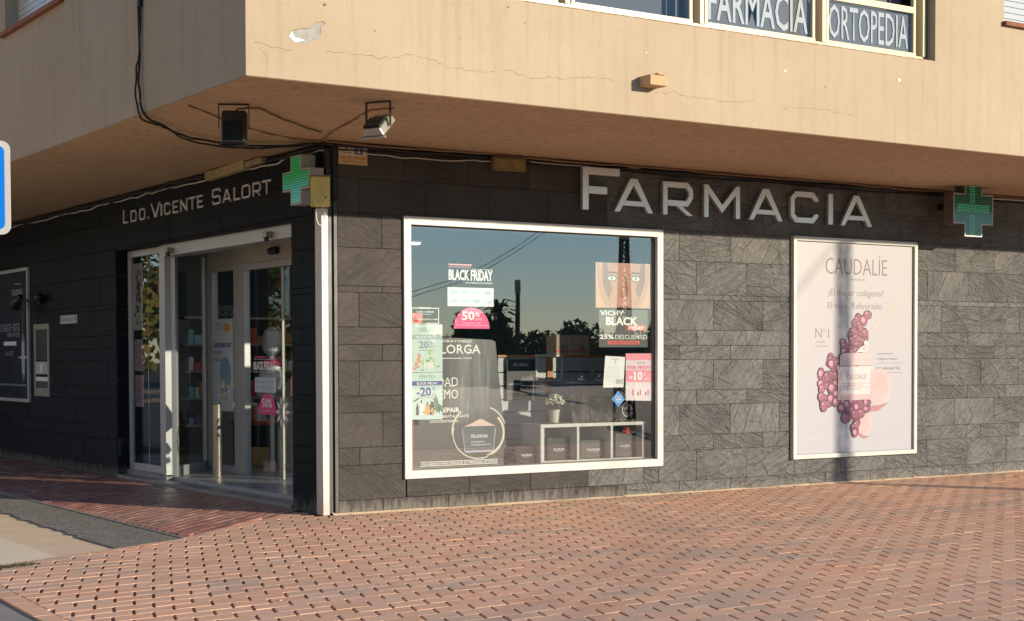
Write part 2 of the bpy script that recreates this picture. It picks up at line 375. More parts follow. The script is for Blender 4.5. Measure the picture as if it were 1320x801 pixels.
# glyphs of the squared sign face, unit height; each returns a list of ('strip', points, closed) or ('poly', points)
def glyph(ch, w, t):
    h = t/2; c = .16 if w > .5 else .12
    if ch == 'I': return [('poly', [(0, 0), (w, 0), (w, 1), (0, 1)])]
    if ch == '.': return [('poly', [(0, 0), (w, 0), (w, t*1.1), (0, t*1.1)])]
    if ch == 'F': return [('strip', [(h, 0), (h, 1-h), (w, 1-h)], 0), ('strip', [(t, .47), (w*.66, .47)], 0)]
    if ch == 'E': return [('strip', [(w, h), (h, h), (h, 1-h), (w, 1-h)], 0), ('strip', [(t, .5), (w*.85, .5)], 0)]
    if ch == 'L': return [('strip', [(h, 1), (h, h), (w, h)], 0)]
    if ch == 'T': return [('strip', [(0, 1-h), (w, 1-h)], 0), ('strip', [(w/2, 0), (w/2, 1-t)], 0)]
    if ch == 'A':
        s = t*1.12; k = (1-.0)/(w*.41)
        return [('poly', [(0, 0), (s, 0), (w/2, .80), (w-s, 0), (w, 0), (w*.59, 1), (w*.41, 1)]),
                ('poly', [(s+.19*(w/2-s)/.80*.98, .19), (w-s-.19*(w/2-s)/.80*.98, .19), (w-s-.34*(w/2-s)/.80, .34), (s+.34*(w/2-s)/.80, .34)])]
    if ch == 'M':
        return [('poly', [(0, 0), (t, 0), (t, .72), (w/2, .15), (w-t, .72), (w-t, 0), (w, 0), (w, 1), (w-t*.9, 1), (w/2, .40), (t*.9, 1), (0, 1)])]
    if ch == 'N': return [('poly', [(0, 0), (t, 0), (t, .70), (w-t, 0), (w, 0), (w, 1), (w-t, 1), (w-t, .30), (t, 1), (0, 1)])]
    if ch == 'V': s = t*1.15; return [('poly', [(w*.41, 0), (w*.59, 0), (w, 1), (w-s, 1), (w/2, .2), (s, 1), (0, 1)])]
    if ch == 'R':
        return [('strip', [(h, 0), (h, 1-h), (w-h-c, 1-h), (w-h, 1-h-c), (w-h, .40+c), (w-h-c, .36), (t, .36)], 0),
                ('poly', [(w*.46, .36-h), (w-t*1.25, 0), (w, 0), (w*.46+t*1.2, .36-h)])]
    if ch == 'C': return [('strip', [(w-h, .30), (w-h, h+c), (w-h-c, h), (h+c, h), (h, h+c), (h, 1-h-c), (h+c, 1-h), (w-h-c, 1-h), (w-h, 1-h-c), (w-h, .70)], 0)]
    if ch in 'OD':
        c2 = .02 if ch == 'D' else c
        return [('strip', [(h+c2, h), (h, h+c2), (h, 1-h-c2), (h+c2, 1-h), (w-h-c, 1-h), (w-h, 1-h-c), (w-h, h+c), (w-h-c, h)], 1)]
    if ch == 'S': return [('strip', [(h, .26), (h, h+c*.6), (h+c*.6, h), (w-h-c*.6, h), (w-h, h+c*.6), (w-h, .5-c*.5), (w-h-c*.6, .5), (h+c*.6, .5), (h, .5+c*.5), (h, 1-h-c*.6), (h+c*.6, 1-h), (w-h-c*.6, 1-h), (w-h, 1-h-c*.6), (w-h, .76)], 0)]
def sign_letter(ch, x0, x1, z0, z1, stroke, y0, y1, mat, parent=None):
    H = z1-z0; mb = MB()
    for k, g in enumerate(glyph(ch, (x1-x0)/H, stroke/H)):
        yy = y0+.0012*k; P = [(x0+a*H, z0+b*H) for a, b in g[1]]
        if g[0] == 'strip': mb.strip(P, stroke, yy, bool(g[2]), y1)
        else: mb.prism(P, yy, y1)
    return mb.build('letter', mat, parent)

# ================================================================== GROUND
q = N('road_asphalt'); p = q.pos()
q.set(Base_Color=q.ramp(q.noise(p, 1.2, 5), [(.3, (.032, .032, .031)), (.7, (.050, .049, .048))]), Roughness=.9, Normal=q.bump(q.noise(p, 140, 3), .003, .7)); M['road'] = q.m
q = N('coarse_asphalt'); p = q.pos()
vo = q.n('ShaderNodeTexVoronoi'); q.l(p, vo.inputs['Vector']); vo.inputs['Scale'].default_value = 62
sepc = q.n('ShaderNodeSeparateColor'); q.l(vo.outputs['Color'], sepc.inputs[0])
c = q.ramp(sepc.outputs[0], [(0, (.10, .09, .078)), (.55, (.20, .18, .155)), (1, (.34, .30, .25))])
c = q.mix(q.ramp(q.noise(p, 2.2, 4), [(.4, 0.0), (.7, .35)]), c, (.10, .09, .08))
q.set(Base_Color=c, Roughness=.9, Normal=q.bump(q.math('SUBTRACT', 1.0, vo.outputs['Distance']), .012, 1.0)); M['coarse'] = q.m
def concrete(name, a, b, sc_=3.0):
    q = N(name); p = q.pos()
    c = q.ramp(q.noise(p, sc_, 6, .65), [(.3, a), (.7, b)])
    c = q.mix(q.ramp(q.noise(p, 130, 3, .8), [(.58, 0.0), (.75, .5)]), c, tuple(x*.55 for x in a))
    q.set(Base_Color=c, Roughness=.9, Normal=q.bump(q.noise(p, 90, 4, .7), .003, .7)); M[name] = q.m; return q.m
concrete('sandy_screed', (.60, .45, .29), (.72, .55, .37)); concrete('pale_slab', (.70, .57, .41), (.80, .67, .50), 1.6)
concrete('kerb_stone', (.22, .20, .17), (.30, .27, .235)); concrete('plain_ground', (.07, .065, .055), (.11, .10, .08), .6)

struct(MB().sheet([(-600, -600), (600, -600), (600, 600), (-600, 600)], -.075).build('ground', M['plain_ground']))
struct(MB().sheet([(-60, -40), (90, -40), (90, -9.16), (-60, -9.16)], -.068).build('road', M['road']))
struct(MB().slab([(-5.9, -9.0), (-4.26, -9.0), (-4.175, -4.35), (-4.115, -2.8), (-4.09, -2.35), (-5.9, -2.35)], -.074, -.014).build('kerb_road_edge', M['kerb_stone']))
# coarse asphalt strip between the red side pavement and the sandy screed; ragged on the screed side
rag = [(-2.60+.03*math.sin(k*2.1)+random.uniform(-.025, .025), 14-k*.125) for k in range(116)]
rag = [(x-.10*max(0, min(1, (-y-.2)/1.2)) + .09*min(1, max(0, y/3)), y) for x, y in rag if y > -1.42]
asp = [(-1.905, 14), (-1.905, -1.03)] + [(-2.62, -1.405)] + rag[::-1]
struct(MB().slab(asp, -.07, -.004).build('asphalt_strip', M['coarse']))
struct(MB().slab([(-3.15, 14), (-2.2, 14), (-2.2, -1.15), (-3.15, -1.66)], -.071, -.016).build('sandy_screed', M['sandy_screed']))
struct(MB().slab([(-5.9, 14), (-3.155, 14), (-3.155, -1.66), (-3.9, -2.05), (-5.9, -2.35)], -.072, -.012).build('pale_concrete_slab', M['pale_slab']))

# ---- clay pavers of the corner forecourt
PL, PW, SH, GAP = .2610, .1585, .45, .022        # period along the row, row pitch, slant of the ends, open slot
def warp(x, v):                                   # the old paving has settled: its rows sag towards the kerb
    t = max(0.0, .8-x); return v - .5*.034*t*t*min(1.2, max(0, -v/5))
def slope(x, v):
    t = max(0.0, .8-x); return .034*t*min(1.2, max(0, -v/5))
def left_edge(y):
    pts = [(-.02, .55), (-1.98, -1.11), (-2.63, -1.44), (-3.70, -1.95), (-3.95, -2.15), (-3.965, -2.823), (-4.035, -4.35), (-4.12, -9.0)]
    best = None
    for (xa, ya), (xb, yb) in zip(pts, pts[1:]):
        if (ya-y)*(yb-y) <= 0 and ya != yb:
            best = xa+(xb-xa)*(y-ya)/(yb-ya)
    return best
def paver_geo(L, W, sh, ch=.005, dp=.055, drop=.0009):
    o = [(-L/2-sh*W/2, -W/2), (L/2-sh*W/2, -W/2), (L/2+sh*W/2, W/2), (-L/2+sh*W/2, W/2)]
    i = [(-L/2-sh*W/2+ch*.6, -W/2+ch), (L/2-sh*W/2-ch*.6, -W/2+ch), (L/2+sh*W/2-ch*.6, W/2-ch), (-L/2+sh*W/2+ch*.6, W/2-ch)]
    return solid(i, o, drop, dp)
def solid(i, o, drop, dp):
    n = len(i)
    V = [(x, y, 0) for x, y in i]+[(x, y, -drop) for x, y in o]+[(x, y, -dp) for x, y in o]
    F = [tuple(range(n))]
    for k in range(n):
        j = (k+1) % n; F += [(n+k, n+j, j, k), (2*n+k, 2*n+j, n+j, n+k)]
    return V, F
def mesh_from(name, V, F, mat, edge=None):
    me = bpy.data.meshes.new(name); me.from_pydata(V, [], F); me.materials.append(mat)
    if edge is not None:                          # the worn, sanded-in arrises along the two long sides
        me.materials.append(edge)
        for p in me.polygons:
            z = [me.vertices[v].co.z for v in p.vertices]; n = p.normal
            if n.z < .999 and max(z) > -.0135 and min(z) > -.02 and abs(n.y) > abs(n.x)*.9: p.material_index = 1
    me.update(); return me
def lay_pavers(name, cells, geo, mat, parent, nsingle, camxy=(-6.889, -13.54), share='paver', edge=None):
    """cells: (x, y, z, turn, tilt) - the ones that show largest are single objects, the rest one piece"""
    def key(c):
        dx, dy = c[0]-camxy[0], c[1]-camxy[1]
        D = dx*.551+dy*.834; lat = dx*.834-dy*.551
        if D <= .5: return 1e9
        px = 660+2031*lat/D; py = 466+2031*1.5/D
        return D if (-20 < px < 1340 and py < 812) else 1e6+D
    cells = sorted(cells, key=key); me = mesh_from(share, geo[0], geo[1], mat, edge)
    for c in cells[:nsingle]:
        o = bpy.data.objects.new(share, me); COL.objects.link(o); o.parent = parent
        o.location = c[:3]; o.rotation_euler = (c[4], c[5], c[3])
    V, F = [], []
    for c in cells[nsingle:]:
        m = Matrix.Rotation(c[3], 3, 'Z') @ Matrix.Rotation(c[5], 3, 'Y') @ Matrix.Rotation(c[4], 3, 'X'); b = len(V)
        V += [tuple(m @ Vector(v)+Vector(c[:3])) for v in geo[0]]; F += [tuple(b+i for i in f) for f in geo[1]]
    if V:
        o = bpy.data.objects.new(share, mesh_from(share+'_rest', V, F, mat, edge)); COL.objects.link(o); o.parent = parent; o['kind'] = 'stuff'
rng = random.Random(3)
bed_pts = [(-.02, .60), (-1.98, -1.06), (-2.63, -1.40), (-3.72, -1.92), (-4.08, -2.16), (-4.11, -2.8), (-4.17, -4.35), (-4.255, -8.95), (16, -8.95), (16, .4), (.3, .4)]
plaza = struct(MB().slab(bed_pts, -.073, -.050).build('forecourt_paving', M['bed']))
EDGE = [(-.02, .50), (-1.98, -1.17), (-2.63, -1.50), (-3.70, -2.01), (-3.93, -2.16)]
KERB = [(-3.93, -2.16), (-3.965, -2.823), (-4.035, -4.35), (-4.12, -9.0)]
def clip(poly, px, py, nx, ny):
    out = []
    for k in range(len(poly)):
        a, b = poly[k], poly[(k+1) % len(poly)]; da = (a[0]-px)*nx+(a[1]-py)*ny; db = (b[0]-px)*nx+(b[1]-py)*ny
        if da >= 0: out.append(a)
        if da*db < 0: t = da/(da-db); out.append((a[0]+(b[0]-a[0])*t, a[1]+(b[1]-a[1])*t))
    return out
def seg_clip(poly, chain, axis, cx):
    for (xa, ya), (xb, yb) in zip(chain, chain[1:]):
        lo, hi = sorted(((xa, ya)[axis], (xb, yb)[axis]))
        if lo <= cx <= hi:
            d = Vector((xb-xa, yb-ya)).normalized(); n = (-d.y, d.x)
            return clip(poly, xa, ya, *n)
    return poly
def area(p): return abs(sum(p[k][0]*p[(k+1) % len(p)][1]-p[(k+1) % len(p)][0]*p[k][1] for k in range(len(p))))/2
cells = []; cuts = []
hw, hl = (PW-.0015)/2, (PL-GAP)/2
row = 0; v = .52
while v > -8.85:
    x = -5.2+((row*.0655) % PL)
    while x < 15.5:
        y = warp(x, v); ang = math.atan(slope(x, v)); c, s_ = math.cos(ang), math.sin(ang)
        full = [(x+c*a_-s_*b_, y+s_*a_+c*b_) for a_, b_ in ((-hl-SH*hw, -hw), (hl-SH*hw, -hw), (hl+SH*hw, hw), (-hl+SH*hw, hw))]
        P = full
        if x < .2: P = seg_clip(P, EDGE, 0, max(-3.925, min(-.03, x)))
        if P and x < -3.4: P = seg_clip(P, KERB, 1, max(-8.95, min(-2.17, y)))
        if P: P = clip(P, 0, -.03, 0, -1) if x > -.12 else P
        if P and -.35 < x <= -.12: P = clip(P, -.125, 0, -1, 0) if y > -.06 else P
        if P and len(P) > 2 and area(P) > .0012:
            if P == full: cells.append((x, y, rng.gauss(0, .0006), ang+rng.gauss(0, .003), rng.gauss(0, .004), rng.gauss(0, .0025)))
            else: cuts.append((x, y, P))
        x += PL
    v -= PW; row += 1
M['arris'] = flat('sanded_arris', (.42, .27, .185), .95, 0, .1, 20)
for x, y, P in cuts:
    m_ = sum(p[0] for p in P)/len(P), sum(p[1] for p in P)/len(P); o_ = [(p[0]-m_[0], p[1]-m_[1]) for p in P]
    V, F = solid([(p[0]*.95, p[1]*.93) for p in o_], o_, .0016, .05)
    a_ = sum(o_[k][0]*o_[(k+1) % len(o_)][1]-o_[(k+1) % len(o_)][0]*o_[k][1] for k in range(len(o_)))
    if a_ < 0: F = [f[::-1] for f in F]
    V = [(q_[0], q_[1], q_[2]) for q_ in V]
    o = bpy.data.objects.new('cut_paver', mesh_from('cut_paver', V, F, M['paver'], M['arris'])); COL.objects.link(o); o.parent = plaza; o.location = (m_[0], m_[1], 0)
lay_pavers('forecourt', cells, paver_geo(PL-GAP, PW-.0015, SH), M['paver'], plaza, 300, edge=M['arris'])
# border course along the diagonal and the kerb, and a mortar fillet at the foot of the wall
def course(a, b, n, wdt, mat, parent, ln=.25, name='border_paver'):
    A, B = Vector(a), Vector(b); d = (B-A); L = d.length; k = max(1, round(L/ln)); ang = math.atan2(d.y, d.x); nn = Vector((-d.y, d.x)).normalized()
    V, F = paver_geo(L/k-.004, wdt, 0, .006); me = mesh_from(name, V, F, mat)
    for i in range(k):
        c = A+d*((i+.5)/k)+nn*n
        o = bpy.data.objects.new(name, me); COL.objects.link(o); o.parent = parent; o.location = (c.x, c.y, rng.gauss(0, .001)); o.rotation_euler = (rng.gauss(0, .005), 0, ang)
course((-1.985, -1.12), (-.16, .43), -.0, .10, M['paver'], plaza)
course((-2.64, -1.455), (-1.985, -1.12), -.0, .10, M['paver'], plaza)
course((-3.72, -1.97), (-2.64, -1.455), -.0, .10, M['paver'], plaza)
course((-3.94, -2.20), (-4.035, -4.35), -.07, .128, M['paver'], plaza, .26)
course((-4.035, -4.35), (-4.12, -9.0), -.07, .128, M['paver'], plaza, .26)
fil = MB(); 
for k in range(56):
    xa = -.02+k*.25; hgt = .012+.012*rng.random()
    fil.quad([(xa, -.07-.02*rng.random(), -.006), (xa+.252, -.07-.02*rng.random(), -.006), (xa+.252, .0, hgt), (xa, .0, hgt)])
fil.build('mortar_fillet', M['sandy_screed'], plaza)

for k in range(22):
    kb = MB().box(-5.9+k, -5.9+k+.992, -9.15, -9.0, -.15, .0).build('kerb_stone', M['kerb_stone'], plaza); bevel(kb, .012)

# ---- red side pavement, small pavers laid at 45 degrees
side = struct(MB().slab([(-1.90, 14), (-1.90, -1.02), (-.02, .60), (0, .85), (.02, 14)], -.073, -.050).build('side_paving', M['bed']))
cells = []
s2 = math.sqrt(.5); bl, bw = .212, .108
for i in range(-80, 100):
    for j in range(-110, 110):
        u = i*bl+(j % 2)*bl/2; vv = j*bw; x = s2*(u-vv)-1; y = s2*(u+vv)+3
        if -1.83 < x < -.06 and y < 13.8 and (y-.60) > (x+.02)*.86+.10:
            cells.append((x, y, rng.gauss(-.001, .0016), R(45)+rng.gauss(0, .008), rng.gauss(0, .011), rng.gauss(0, .008)))
lay_pavers('side', cells, paver_geo(bl-.006, bw-.006, 0, .009, .05, .006), M['paver_side'], side, 260, share='red_paver')
struct(MB().slab([(-1.935, 14), (-1.905, 14), (-1.905, -1.03), (-1.935, -1.05)], -.07, .004).build('side_paving_edge', M['kerb_stone']))

# weeds in the joint by the kerb
wd = MB()
for k in range(520):
    t = rng.random(); cx = -3.86+.40*t+rng.gauss(0, .03); cy = -2.07+.10*t+rng.gauss(0, .035)-.10*t*(1-t); a = rng.uniform(0, 6.28); h = rng.uniform(.005, .024); l = rng.uniform(.01, .035); b = .0035
    wd.quad([(cx-b*math.sin(a), cy+b*math.cos(a), 0), (cx+b*math.sin(a), cy-b*math.cos(a), 0), (cx+l*math.cos(a), cy+l*math.sin(a), h)])
o = wd.build('weeds', flat('weed_green', (.075, .085, .03), .8, 0, .25, 30)); o['kind'] = 'stuff'; tag(o, 'low green weeds growing in the joint at the corner of the brick paving', 'weeds')
lt = MB()
for k in range(260):
    cx = rng.uniform(-3.8, 10); cy = -rng.random()**1.6*6-.1 if k > 90 else -.06-rng.random()*.08
    if cy > .45*(cx+1.98)*2-1.2 and cx < -1: continue
    a = rng.random()*6.28; s = rng.uniform(.003, .011 if k > 8 else .02)
    lt.slab([(cx+s*math.cos(a+t)*(1+.4*(t == 0)), cy+s*math.sin(a+t)) for t in (0, 1.6, 3.0, 4.6)], .0, rng.uniform(.002, .006), k % 3 == 0)
o = lt.build('grit', [M['sandy_screed'], flat('dry_leaf', (.12, .06, .03), .8)]); o['kind'] = 'stuff'; tag(o, 'grit and crumbs of dry leaf scattered over the brick paving', 'grit')

# ================================================================== TILED WALLS
COURSES = [(-.03, .132, 'A'), (.132, .468, 'B'), (.468, .640, 'C'), (.640, .976, 'A'), (.976, 1.140, 'B'), (1.140, 1.478, 'C'), (1.478, 1.637, 'A'),
           (1.637, 1.805, 'B'), (1.805, 2.140, 'C'), (2.140, 2.200, 'A'), (2.200, 2.570, 'B'), (2.570, 2.905, 'A'), (2.905, 3.24, 'C'), (3.24, 3.57, 'B')]
PH = {'A': .533, 'B': .030, 'C': .278}
def subtract(r, h):
    x0, x1, z0, z1 = r; a, b, c, d = h
    if b <= x0 or a >= x1 or d <= z0 or c >= z1: return [r]
    out = []
    if a > x0: out.append((x0, a, z0, z1))
    if b < x1: out.append((b, x1, z0, z1))
    m0, m1 = max(x0, a), min(x1, b)
    if c > z0: out.append((m0, m1, z0, c))
    if d < z1: out.append((m0, m1, d, z1))
    return [o for o in out if o[1]-o[0] > .012 and o[3]-o[2] > .012]
TM = {}
def tile_wall(parent, xa, xb, holes, matf, phase=0.0, ztop=3.57):
    rg = random.Random(11)
    for z0, z1, kind in COURSES:
        x = PH[kind]+phase
        while x > xa: x -= .7465
        while x < xb:
            rs = [(max(x, xa), min(x+.7465, xb), z0, min(z1, ztop))]
            for h in holes: rs = [o for r in rs for o in subtract(r, h)]
            for r in rs:
                w_, h_ = r[1]-r[0]-.004, r[3]-r[2]-.004
                if w_ < .02: continue
                mat = matf(r); key = (round(w_, 3), round(h_, 3), mat.name)
                if key not in TM:
                    mb = MB(); e = .0025
                    x1_, z1_ = w_/2, h_/2; yb, yf = .018, 0
                    V = [(-x1_+e, yf, -z1_+e), (x1_-e, yf, -z1_+e), (x1_-e, yf, z1_-e), (-x1_+e, yf, z1_-e), (-x1_, e, -z1_), (x1_, e, -z1_), (x1_, e, z1_), (-x1_, e, z1_),
                         (-x1_, yb, -z1_), (x1_, yb, -z1_), (x1_, yb, z1_), (-x1_, yb, z1_)]
                    F = [(0, 1, 2, 3)]
                    for k in range(4):
                        j = (k+1) % 4; F += [(4+k, 4+j, j, k), (8+k, 8+j, 4+j, 4+k)]
                    TM[key] = mesh_from('tile', V, F, mat)
                o = bpy.data.objects.new('tile', TM[key]); COL.objects.link(o); o.parent = parent
                o.location = ((r[0]+r[1])/2, -.018+rg.uniform(-.0022, .0012), (r[2]+r[3])/2); o.rotation_euler = (rg.gauss(0, .0012), 0, 0)
            x += .7465
WIN = (.80, 3.975, .355, 2.86)
wr = thing('tiled_wall', 'sunlit wall of grey slate-look tiles around the big shop window and the grape poster', 'wall')
MB().holed(0.02, 13, 0, 3.56, 0, .22, [WIN]).build('wall_core', M['grout'], wr)
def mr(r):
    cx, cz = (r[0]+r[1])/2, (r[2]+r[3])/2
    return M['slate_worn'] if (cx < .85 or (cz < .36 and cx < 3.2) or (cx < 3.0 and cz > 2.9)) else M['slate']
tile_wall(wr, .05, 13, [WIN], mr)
# white-edged porcelain corner trim
MB().box(.012, .046, -.021, .01, 0, 3.55).build('corner_trim', flat('dark_edge_trim', (.03, .03, .032), .5), wr)

wl = thing('tiled_wall', 'shaded dark tiled wall with the shop entrance, running away to the left', 'wall', (0, 0, 0), SIDE)
# local x = -Y : corner at 0, far end at -14 ; local y = +X inward
DOOR = (-6.0, -.85, -.1, 2.885)
MB().holed(-14, -.16, -.05, 3.56, 0.001, .20, [DOOR]).build('wall_core', M['grout'], wl)
tile_wall(wl, -14, -.14, [DOOR], lambda r: M['slate_shaded'], .1)
# tiled reveals of the opening
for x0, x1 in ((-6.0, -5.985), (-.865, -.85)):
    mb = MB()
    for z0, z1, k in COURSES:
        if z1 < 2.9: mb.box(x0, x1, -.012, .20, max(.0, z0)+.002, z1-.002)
    mb.box(x0, x1, -.012, .2, 2.572, 2.883); mb.build('reveal_tile', M['slate_shaded'], wl)
MB().box(-5.985, -.865, -.010, .20, 2.874, 2.892).build('lintel_tile', M['slate_shaded'], wl)
# end pier between entrance and corner (its inner cheek)
MB().box(-.85, -.16, .20, .30, 0, 3.5).build('pier_back', M['grout'], wl)

# ================================================================== UPPER STOREY
XO, YO, ZS = -2.105, -2.775, 3.58
up = thing('building', 'ochre rendered upper storey that overhangs the pharmacy, with cream framed windows', 'building')
fo = MB()
fo.holed(XO+.3, 16, ZS, 6.6, YO, YO+.30, [(-1.0, 5.25, 4.424, 6.0), (6.27, 7.9, 4.93, 6.1)])
fo.build('front_facade', M['ochre'], up)
sf = MB().holed(-15, 2.775, ZS, 6.6, 0, .30, [(-3.05-.40, -3.05+1.6, 4.95, 6.0)])
o = sf.build('side_facade', M['ochre'], up, loc=(XO, 0, 0), rotz=SIDE)
MB().slab([(XO+.01, YO+.01), (15.99, YO+.01), (15.99, -.0), (0.0, -.0), (0.0, 14.9), (XO+.01, 14.9)], ZS-.004, ZS-.001).build('soffit', M['soffit'], up)
MB().slab([(.0, 0), (15.9, 0), (15.9, 14.9), (0, 14.9)], ZS+.02, ZS+.2).build('floor_slab', M['room'], up)
MB().slab([(XO-.1, YO-.1), (16.1, YO-.1), (16.1, 15.1), (XO-.1, 15.1)], 6.6, 6.8).build('roof', M['ochre'], up)  # out-of-view lid, added so no light leaks into the storey
MB().box(15.9, 16, YO+.3, 15, 0, 6.6).box(XO, 16, 14.95, 15.1, 0, 6.6).build('rear_wall', M['ochre'], up)
MB().box(-1.6, 8.5, YO+2.4, YO+2.45, ZS+.2, 6.6).build('upper_room_wall', M['dark_room'], up)
# render flaws: cracks, chips, nails
dk = flat('crack_shadow', (.20, .125, .07), .95)
def crack(pts, y=YO-.0012, wdt=.0030, nm='crack', m=dk, amp=.008):
    P = []; 
    for (x0, z0), (x1, z1) in zip(pts, pts[1:]):
        n = max(2, int(math.hypot(x1-x0, z1-z0)/.035))
        for i in range(n): t = i/n; P.append((x0+(x1-x0)*t, z0+(z1-z0)*t+rng.gauss(0, amp)))
    mb = MB()
    for i in range(len(P)-1):
        a, b = P[i], P[i+1]; h = wdt*rng.uniform(.2, .8)
        mb.quad([(a[0], y, a[1]-h), (b[0], y, b[1]-h), (b[0], y, b[1]+h*.6), (a[0], y, a[1]+h)])
    return mb.build(nm, m, up)
crack([(-2.04, 3.83), (-1.78, 3.80), (-1.7, 3.83)]); crack([(-1.45, 3.83), (-.9, 3.82), (-.75, 3.87), (-.5, 3.86), (-.4, 3.80), (.1, 3.81)]); crack([(.15, 3.83), (.45, 3.80), (1.0, 3.86), (1.3, 3.86)], wdt=.003)
crack([(1.72, 3.80), (1.9, 3.815), (2.1, 3.79), (2.6, 3.80), (2.9, 3.83)]); crack([(3.2, 3.80), (3.6, 3.82), (4.2, 3.80)], wdt=.0025); crack([(-2.0, 3.80), (-1.93, 3.72), (-1.95, 3.6)], wdt=.003)
plas = flat('bare_plaster', (.30, .29, .27), .95, 0, .12, 30)
P0 = [(-1.757, 3.90), (-1.74, 3.94), (-1.66, 3.965), (-1.60, 3.97), (-1.54, 4.02), (-1.48, 4.04), (-1.455, 4.02), (-1.50, 4.0), (-1.495, 3.94), (-1.53, 3.90), (-1.62, 3.865), (-1.71, 3.86)]
MB().face([(x+.006, z+.007) for x, z in P0], YO-.001).build('chip_rim_shade', dk, up)  # offset dark copy, paints the shade along the chip's edge
MB().face(P0, YO-.0022).build('plaster_chip', plas, up)
MB().face([(-1.757, 3.90), (-1.735, 3.94), (-1.715, 3.90), (-1.63, 3.885), (-1.71, 3.86)], YO-.0034).build('chip_edge', M['wt'], up)
for k, (x, z, r) in enumerate([(-1.46, 4.17, .014), (-1.03, 4.02, .007), (.20, 4.35, .009), (-.26, 4.05, .006), (.36, 4.24, .006), (1.62, 4.13, .008), (3.24, 4.13, .013), (4.74, 4.19, .019), (3.75, 4.03, .008), (4.5, 4.06, .006), (5.15, 4.07, .006), (1.55, 4.0, .005)]):
    MB().disc(x, z, r, r*.8, YO-.004, 8).build('wall_plug', M['wt'] if k in (5, 6, 7) else dk, up)
for x0, x1, zz in ((0.36, 3.7, 4.42), (3.7, 5.1, 4.42)): crack([(x0, zz-.002), (x1, zz-.002)], wdt=.006, nm='sill_joint', amp=.0015)

# cream windows, set back in their opening
YW = YO+.13
def upframe(x0, x1, z0=4.445, z1=6.0):
    f = MB(); 
    f.box(x0, x1, YW, YW+.06, z0, z0+.055); f.box(x0, x1, YW, YW+.06, z1-.05, z1)
    return f
wf = MB().box(-1.0, 5.22, YW-.02, YW+.07, 4.425, 4.475)
for x in (-.99, .86, 2.33, 3.83, 5.20): wf.box(x-.022, x+.022, YW-.035, YW+.07, 4.476, 5.99)
wf.build('window_frame', M['cream'], up)
for a, b in ((-.96, .83), (.89, 2.30), (2.36, 3.80), (3.86, 5.17)):
    s = MB(); t = .030
    s.box(a+.04, b-.04, YW+.01, YW+.05, 4.48, 4.51)
    for x in (a+.045, b-.075): s.box(x, x+.03, YW+.01, YW+.05, 4.511, 5.98)
    s.box(a+.076, b-.076, YW+.012, YW+.048, 4.90, 4.96)
    s.build('sash', M['cream'], up)
    MB().box(a+.076, b-.076, YW+.028, YW+.032, 4.512, 4.898).build('pane', M['glass_up'], up)
    MB().box(a, b, YW+.25, YW+.26, 4.48, 6.0).build('blind', flat('grey_blind', (.11, .115, .13), .8), up)
MB().box(2.44, 3.72, YW+.060, YW+.063, 4.515, 4.895).build('window_film', flat('slate_film', (.085, .092, .105), .6), up)
MB().box(3.95, 5.10, YW+.060, YW+.063, 4.515, 4.895).build('window_film', flat('slate_film', (.085, .092, .105), .6), up)
text('FARMACIA', 2.475, 4.545, 3.70, 4.885, YW+.052, flat('film_letter', (.52, .53, .54), .6), up, .012)
text('ORTOPEDIA', 3.975, 4.55, 5.06, 4.87, YW+.052, flat('film_letter', (.52, .53, .54), .6), up, .004)
# roller shutter windows
MB().box(6.25, 7.92, YO-.05, YO+.12, 4.885, 4.928).build('window_sill', M['rust'], up)
for k in range(14):
    MB().box(6.29, 7.9, YO+.08, YO+.10, 4.93+k*.062, 4.93+k*.062+.056).build('shutter_slat', flat('grey_shutter', (.34, .39, .43), .6), up)
g = MB().box(-3.47, -1.42, -.055, .12, 4.905, 4.948); g.build('window_sill', M['rust'], up, loc=(XO, 0, 0), rotz=SIDE)
for k in range(13):
    MB().box(-3.44, -1.46, .14, .16, 4.952+k*.06, 4.952+k*.06+.054).build('shutter_slat', M['white'], up, loc=(XO, 0, 0), rotz=SIDE)
MB().box(-3.449, -3.40, .0, .29, 4.95, 6.0).build('window_reveal', M['ochre'], up, loc=(XO+.001, 0, 0), rotz=SIDE)
# alarm sounder box on the facade
ab = thing('alarm_box', 'small ochre painted box fixed to the facade between the lettering and the upper window', 'box', (1.635, YO, 3.875))
bevel(MB().box(-.095, .095, -.16, 0, -.048, .042).build('housing', flat('painted_box', (.46, .30, .17), .8), ab), .008)
bevel(MB().box(-.02, .06, -.172, -.02, .0425, .058).build('lid_block', flat('painted_box', (.46, .30, .17), .8), ab), .004)

# ================================================================== SHOP WINDOW
sw = thing('shop_window', 'big shop window in a broad white frame, full of offers and display pieces', 'window')
def mitred_frame(parent, x0, x1, z0, z1, t, y0, y1, mat, names=('frame_rail', 'frame_rail', 'frame_stile', 'frame_stile')):
    for pts in ([(x0, z0), (x1, z0), (x1-t, z0+t), (x0+t, z0+t)], [(x0, z1), (x0+t, z1-t), (x1-t, z1-t), (x1, z1)],
                [(x0, z0), (x0+t, z0+t), (x0+t, z1-t), (x0, z1)], [(x1, z0), (x1, z1), (x1-t, z1-t), (x1-t, z0+t)]):
        o = MB().prism(pts, y0, y1).build(names[0] if pts[0][1] == pts[1][1] and False else 'frame_bar', mat, parent); bevel(o, .004)
mitred_frame(sw, .762, 4.013, .312, 2.898, .082, -.052, .03, M['white'])
MB().box(.845, 3.93, .005, .011, .395, 2.815).build('pane', M['glass'], sw)
rub = MB(); e = .012
rub.box(.844, 3.931, -.004, .004, .394, .406).box(.844, 3.931, -.004, .004, 2.804, 2.816).box(.844, .856, -.004, .004, .407, 2.803).box(3.919, 3.931, -.004, .004, .407, 2.803)
rub.build('gasket', M['black'], sw)
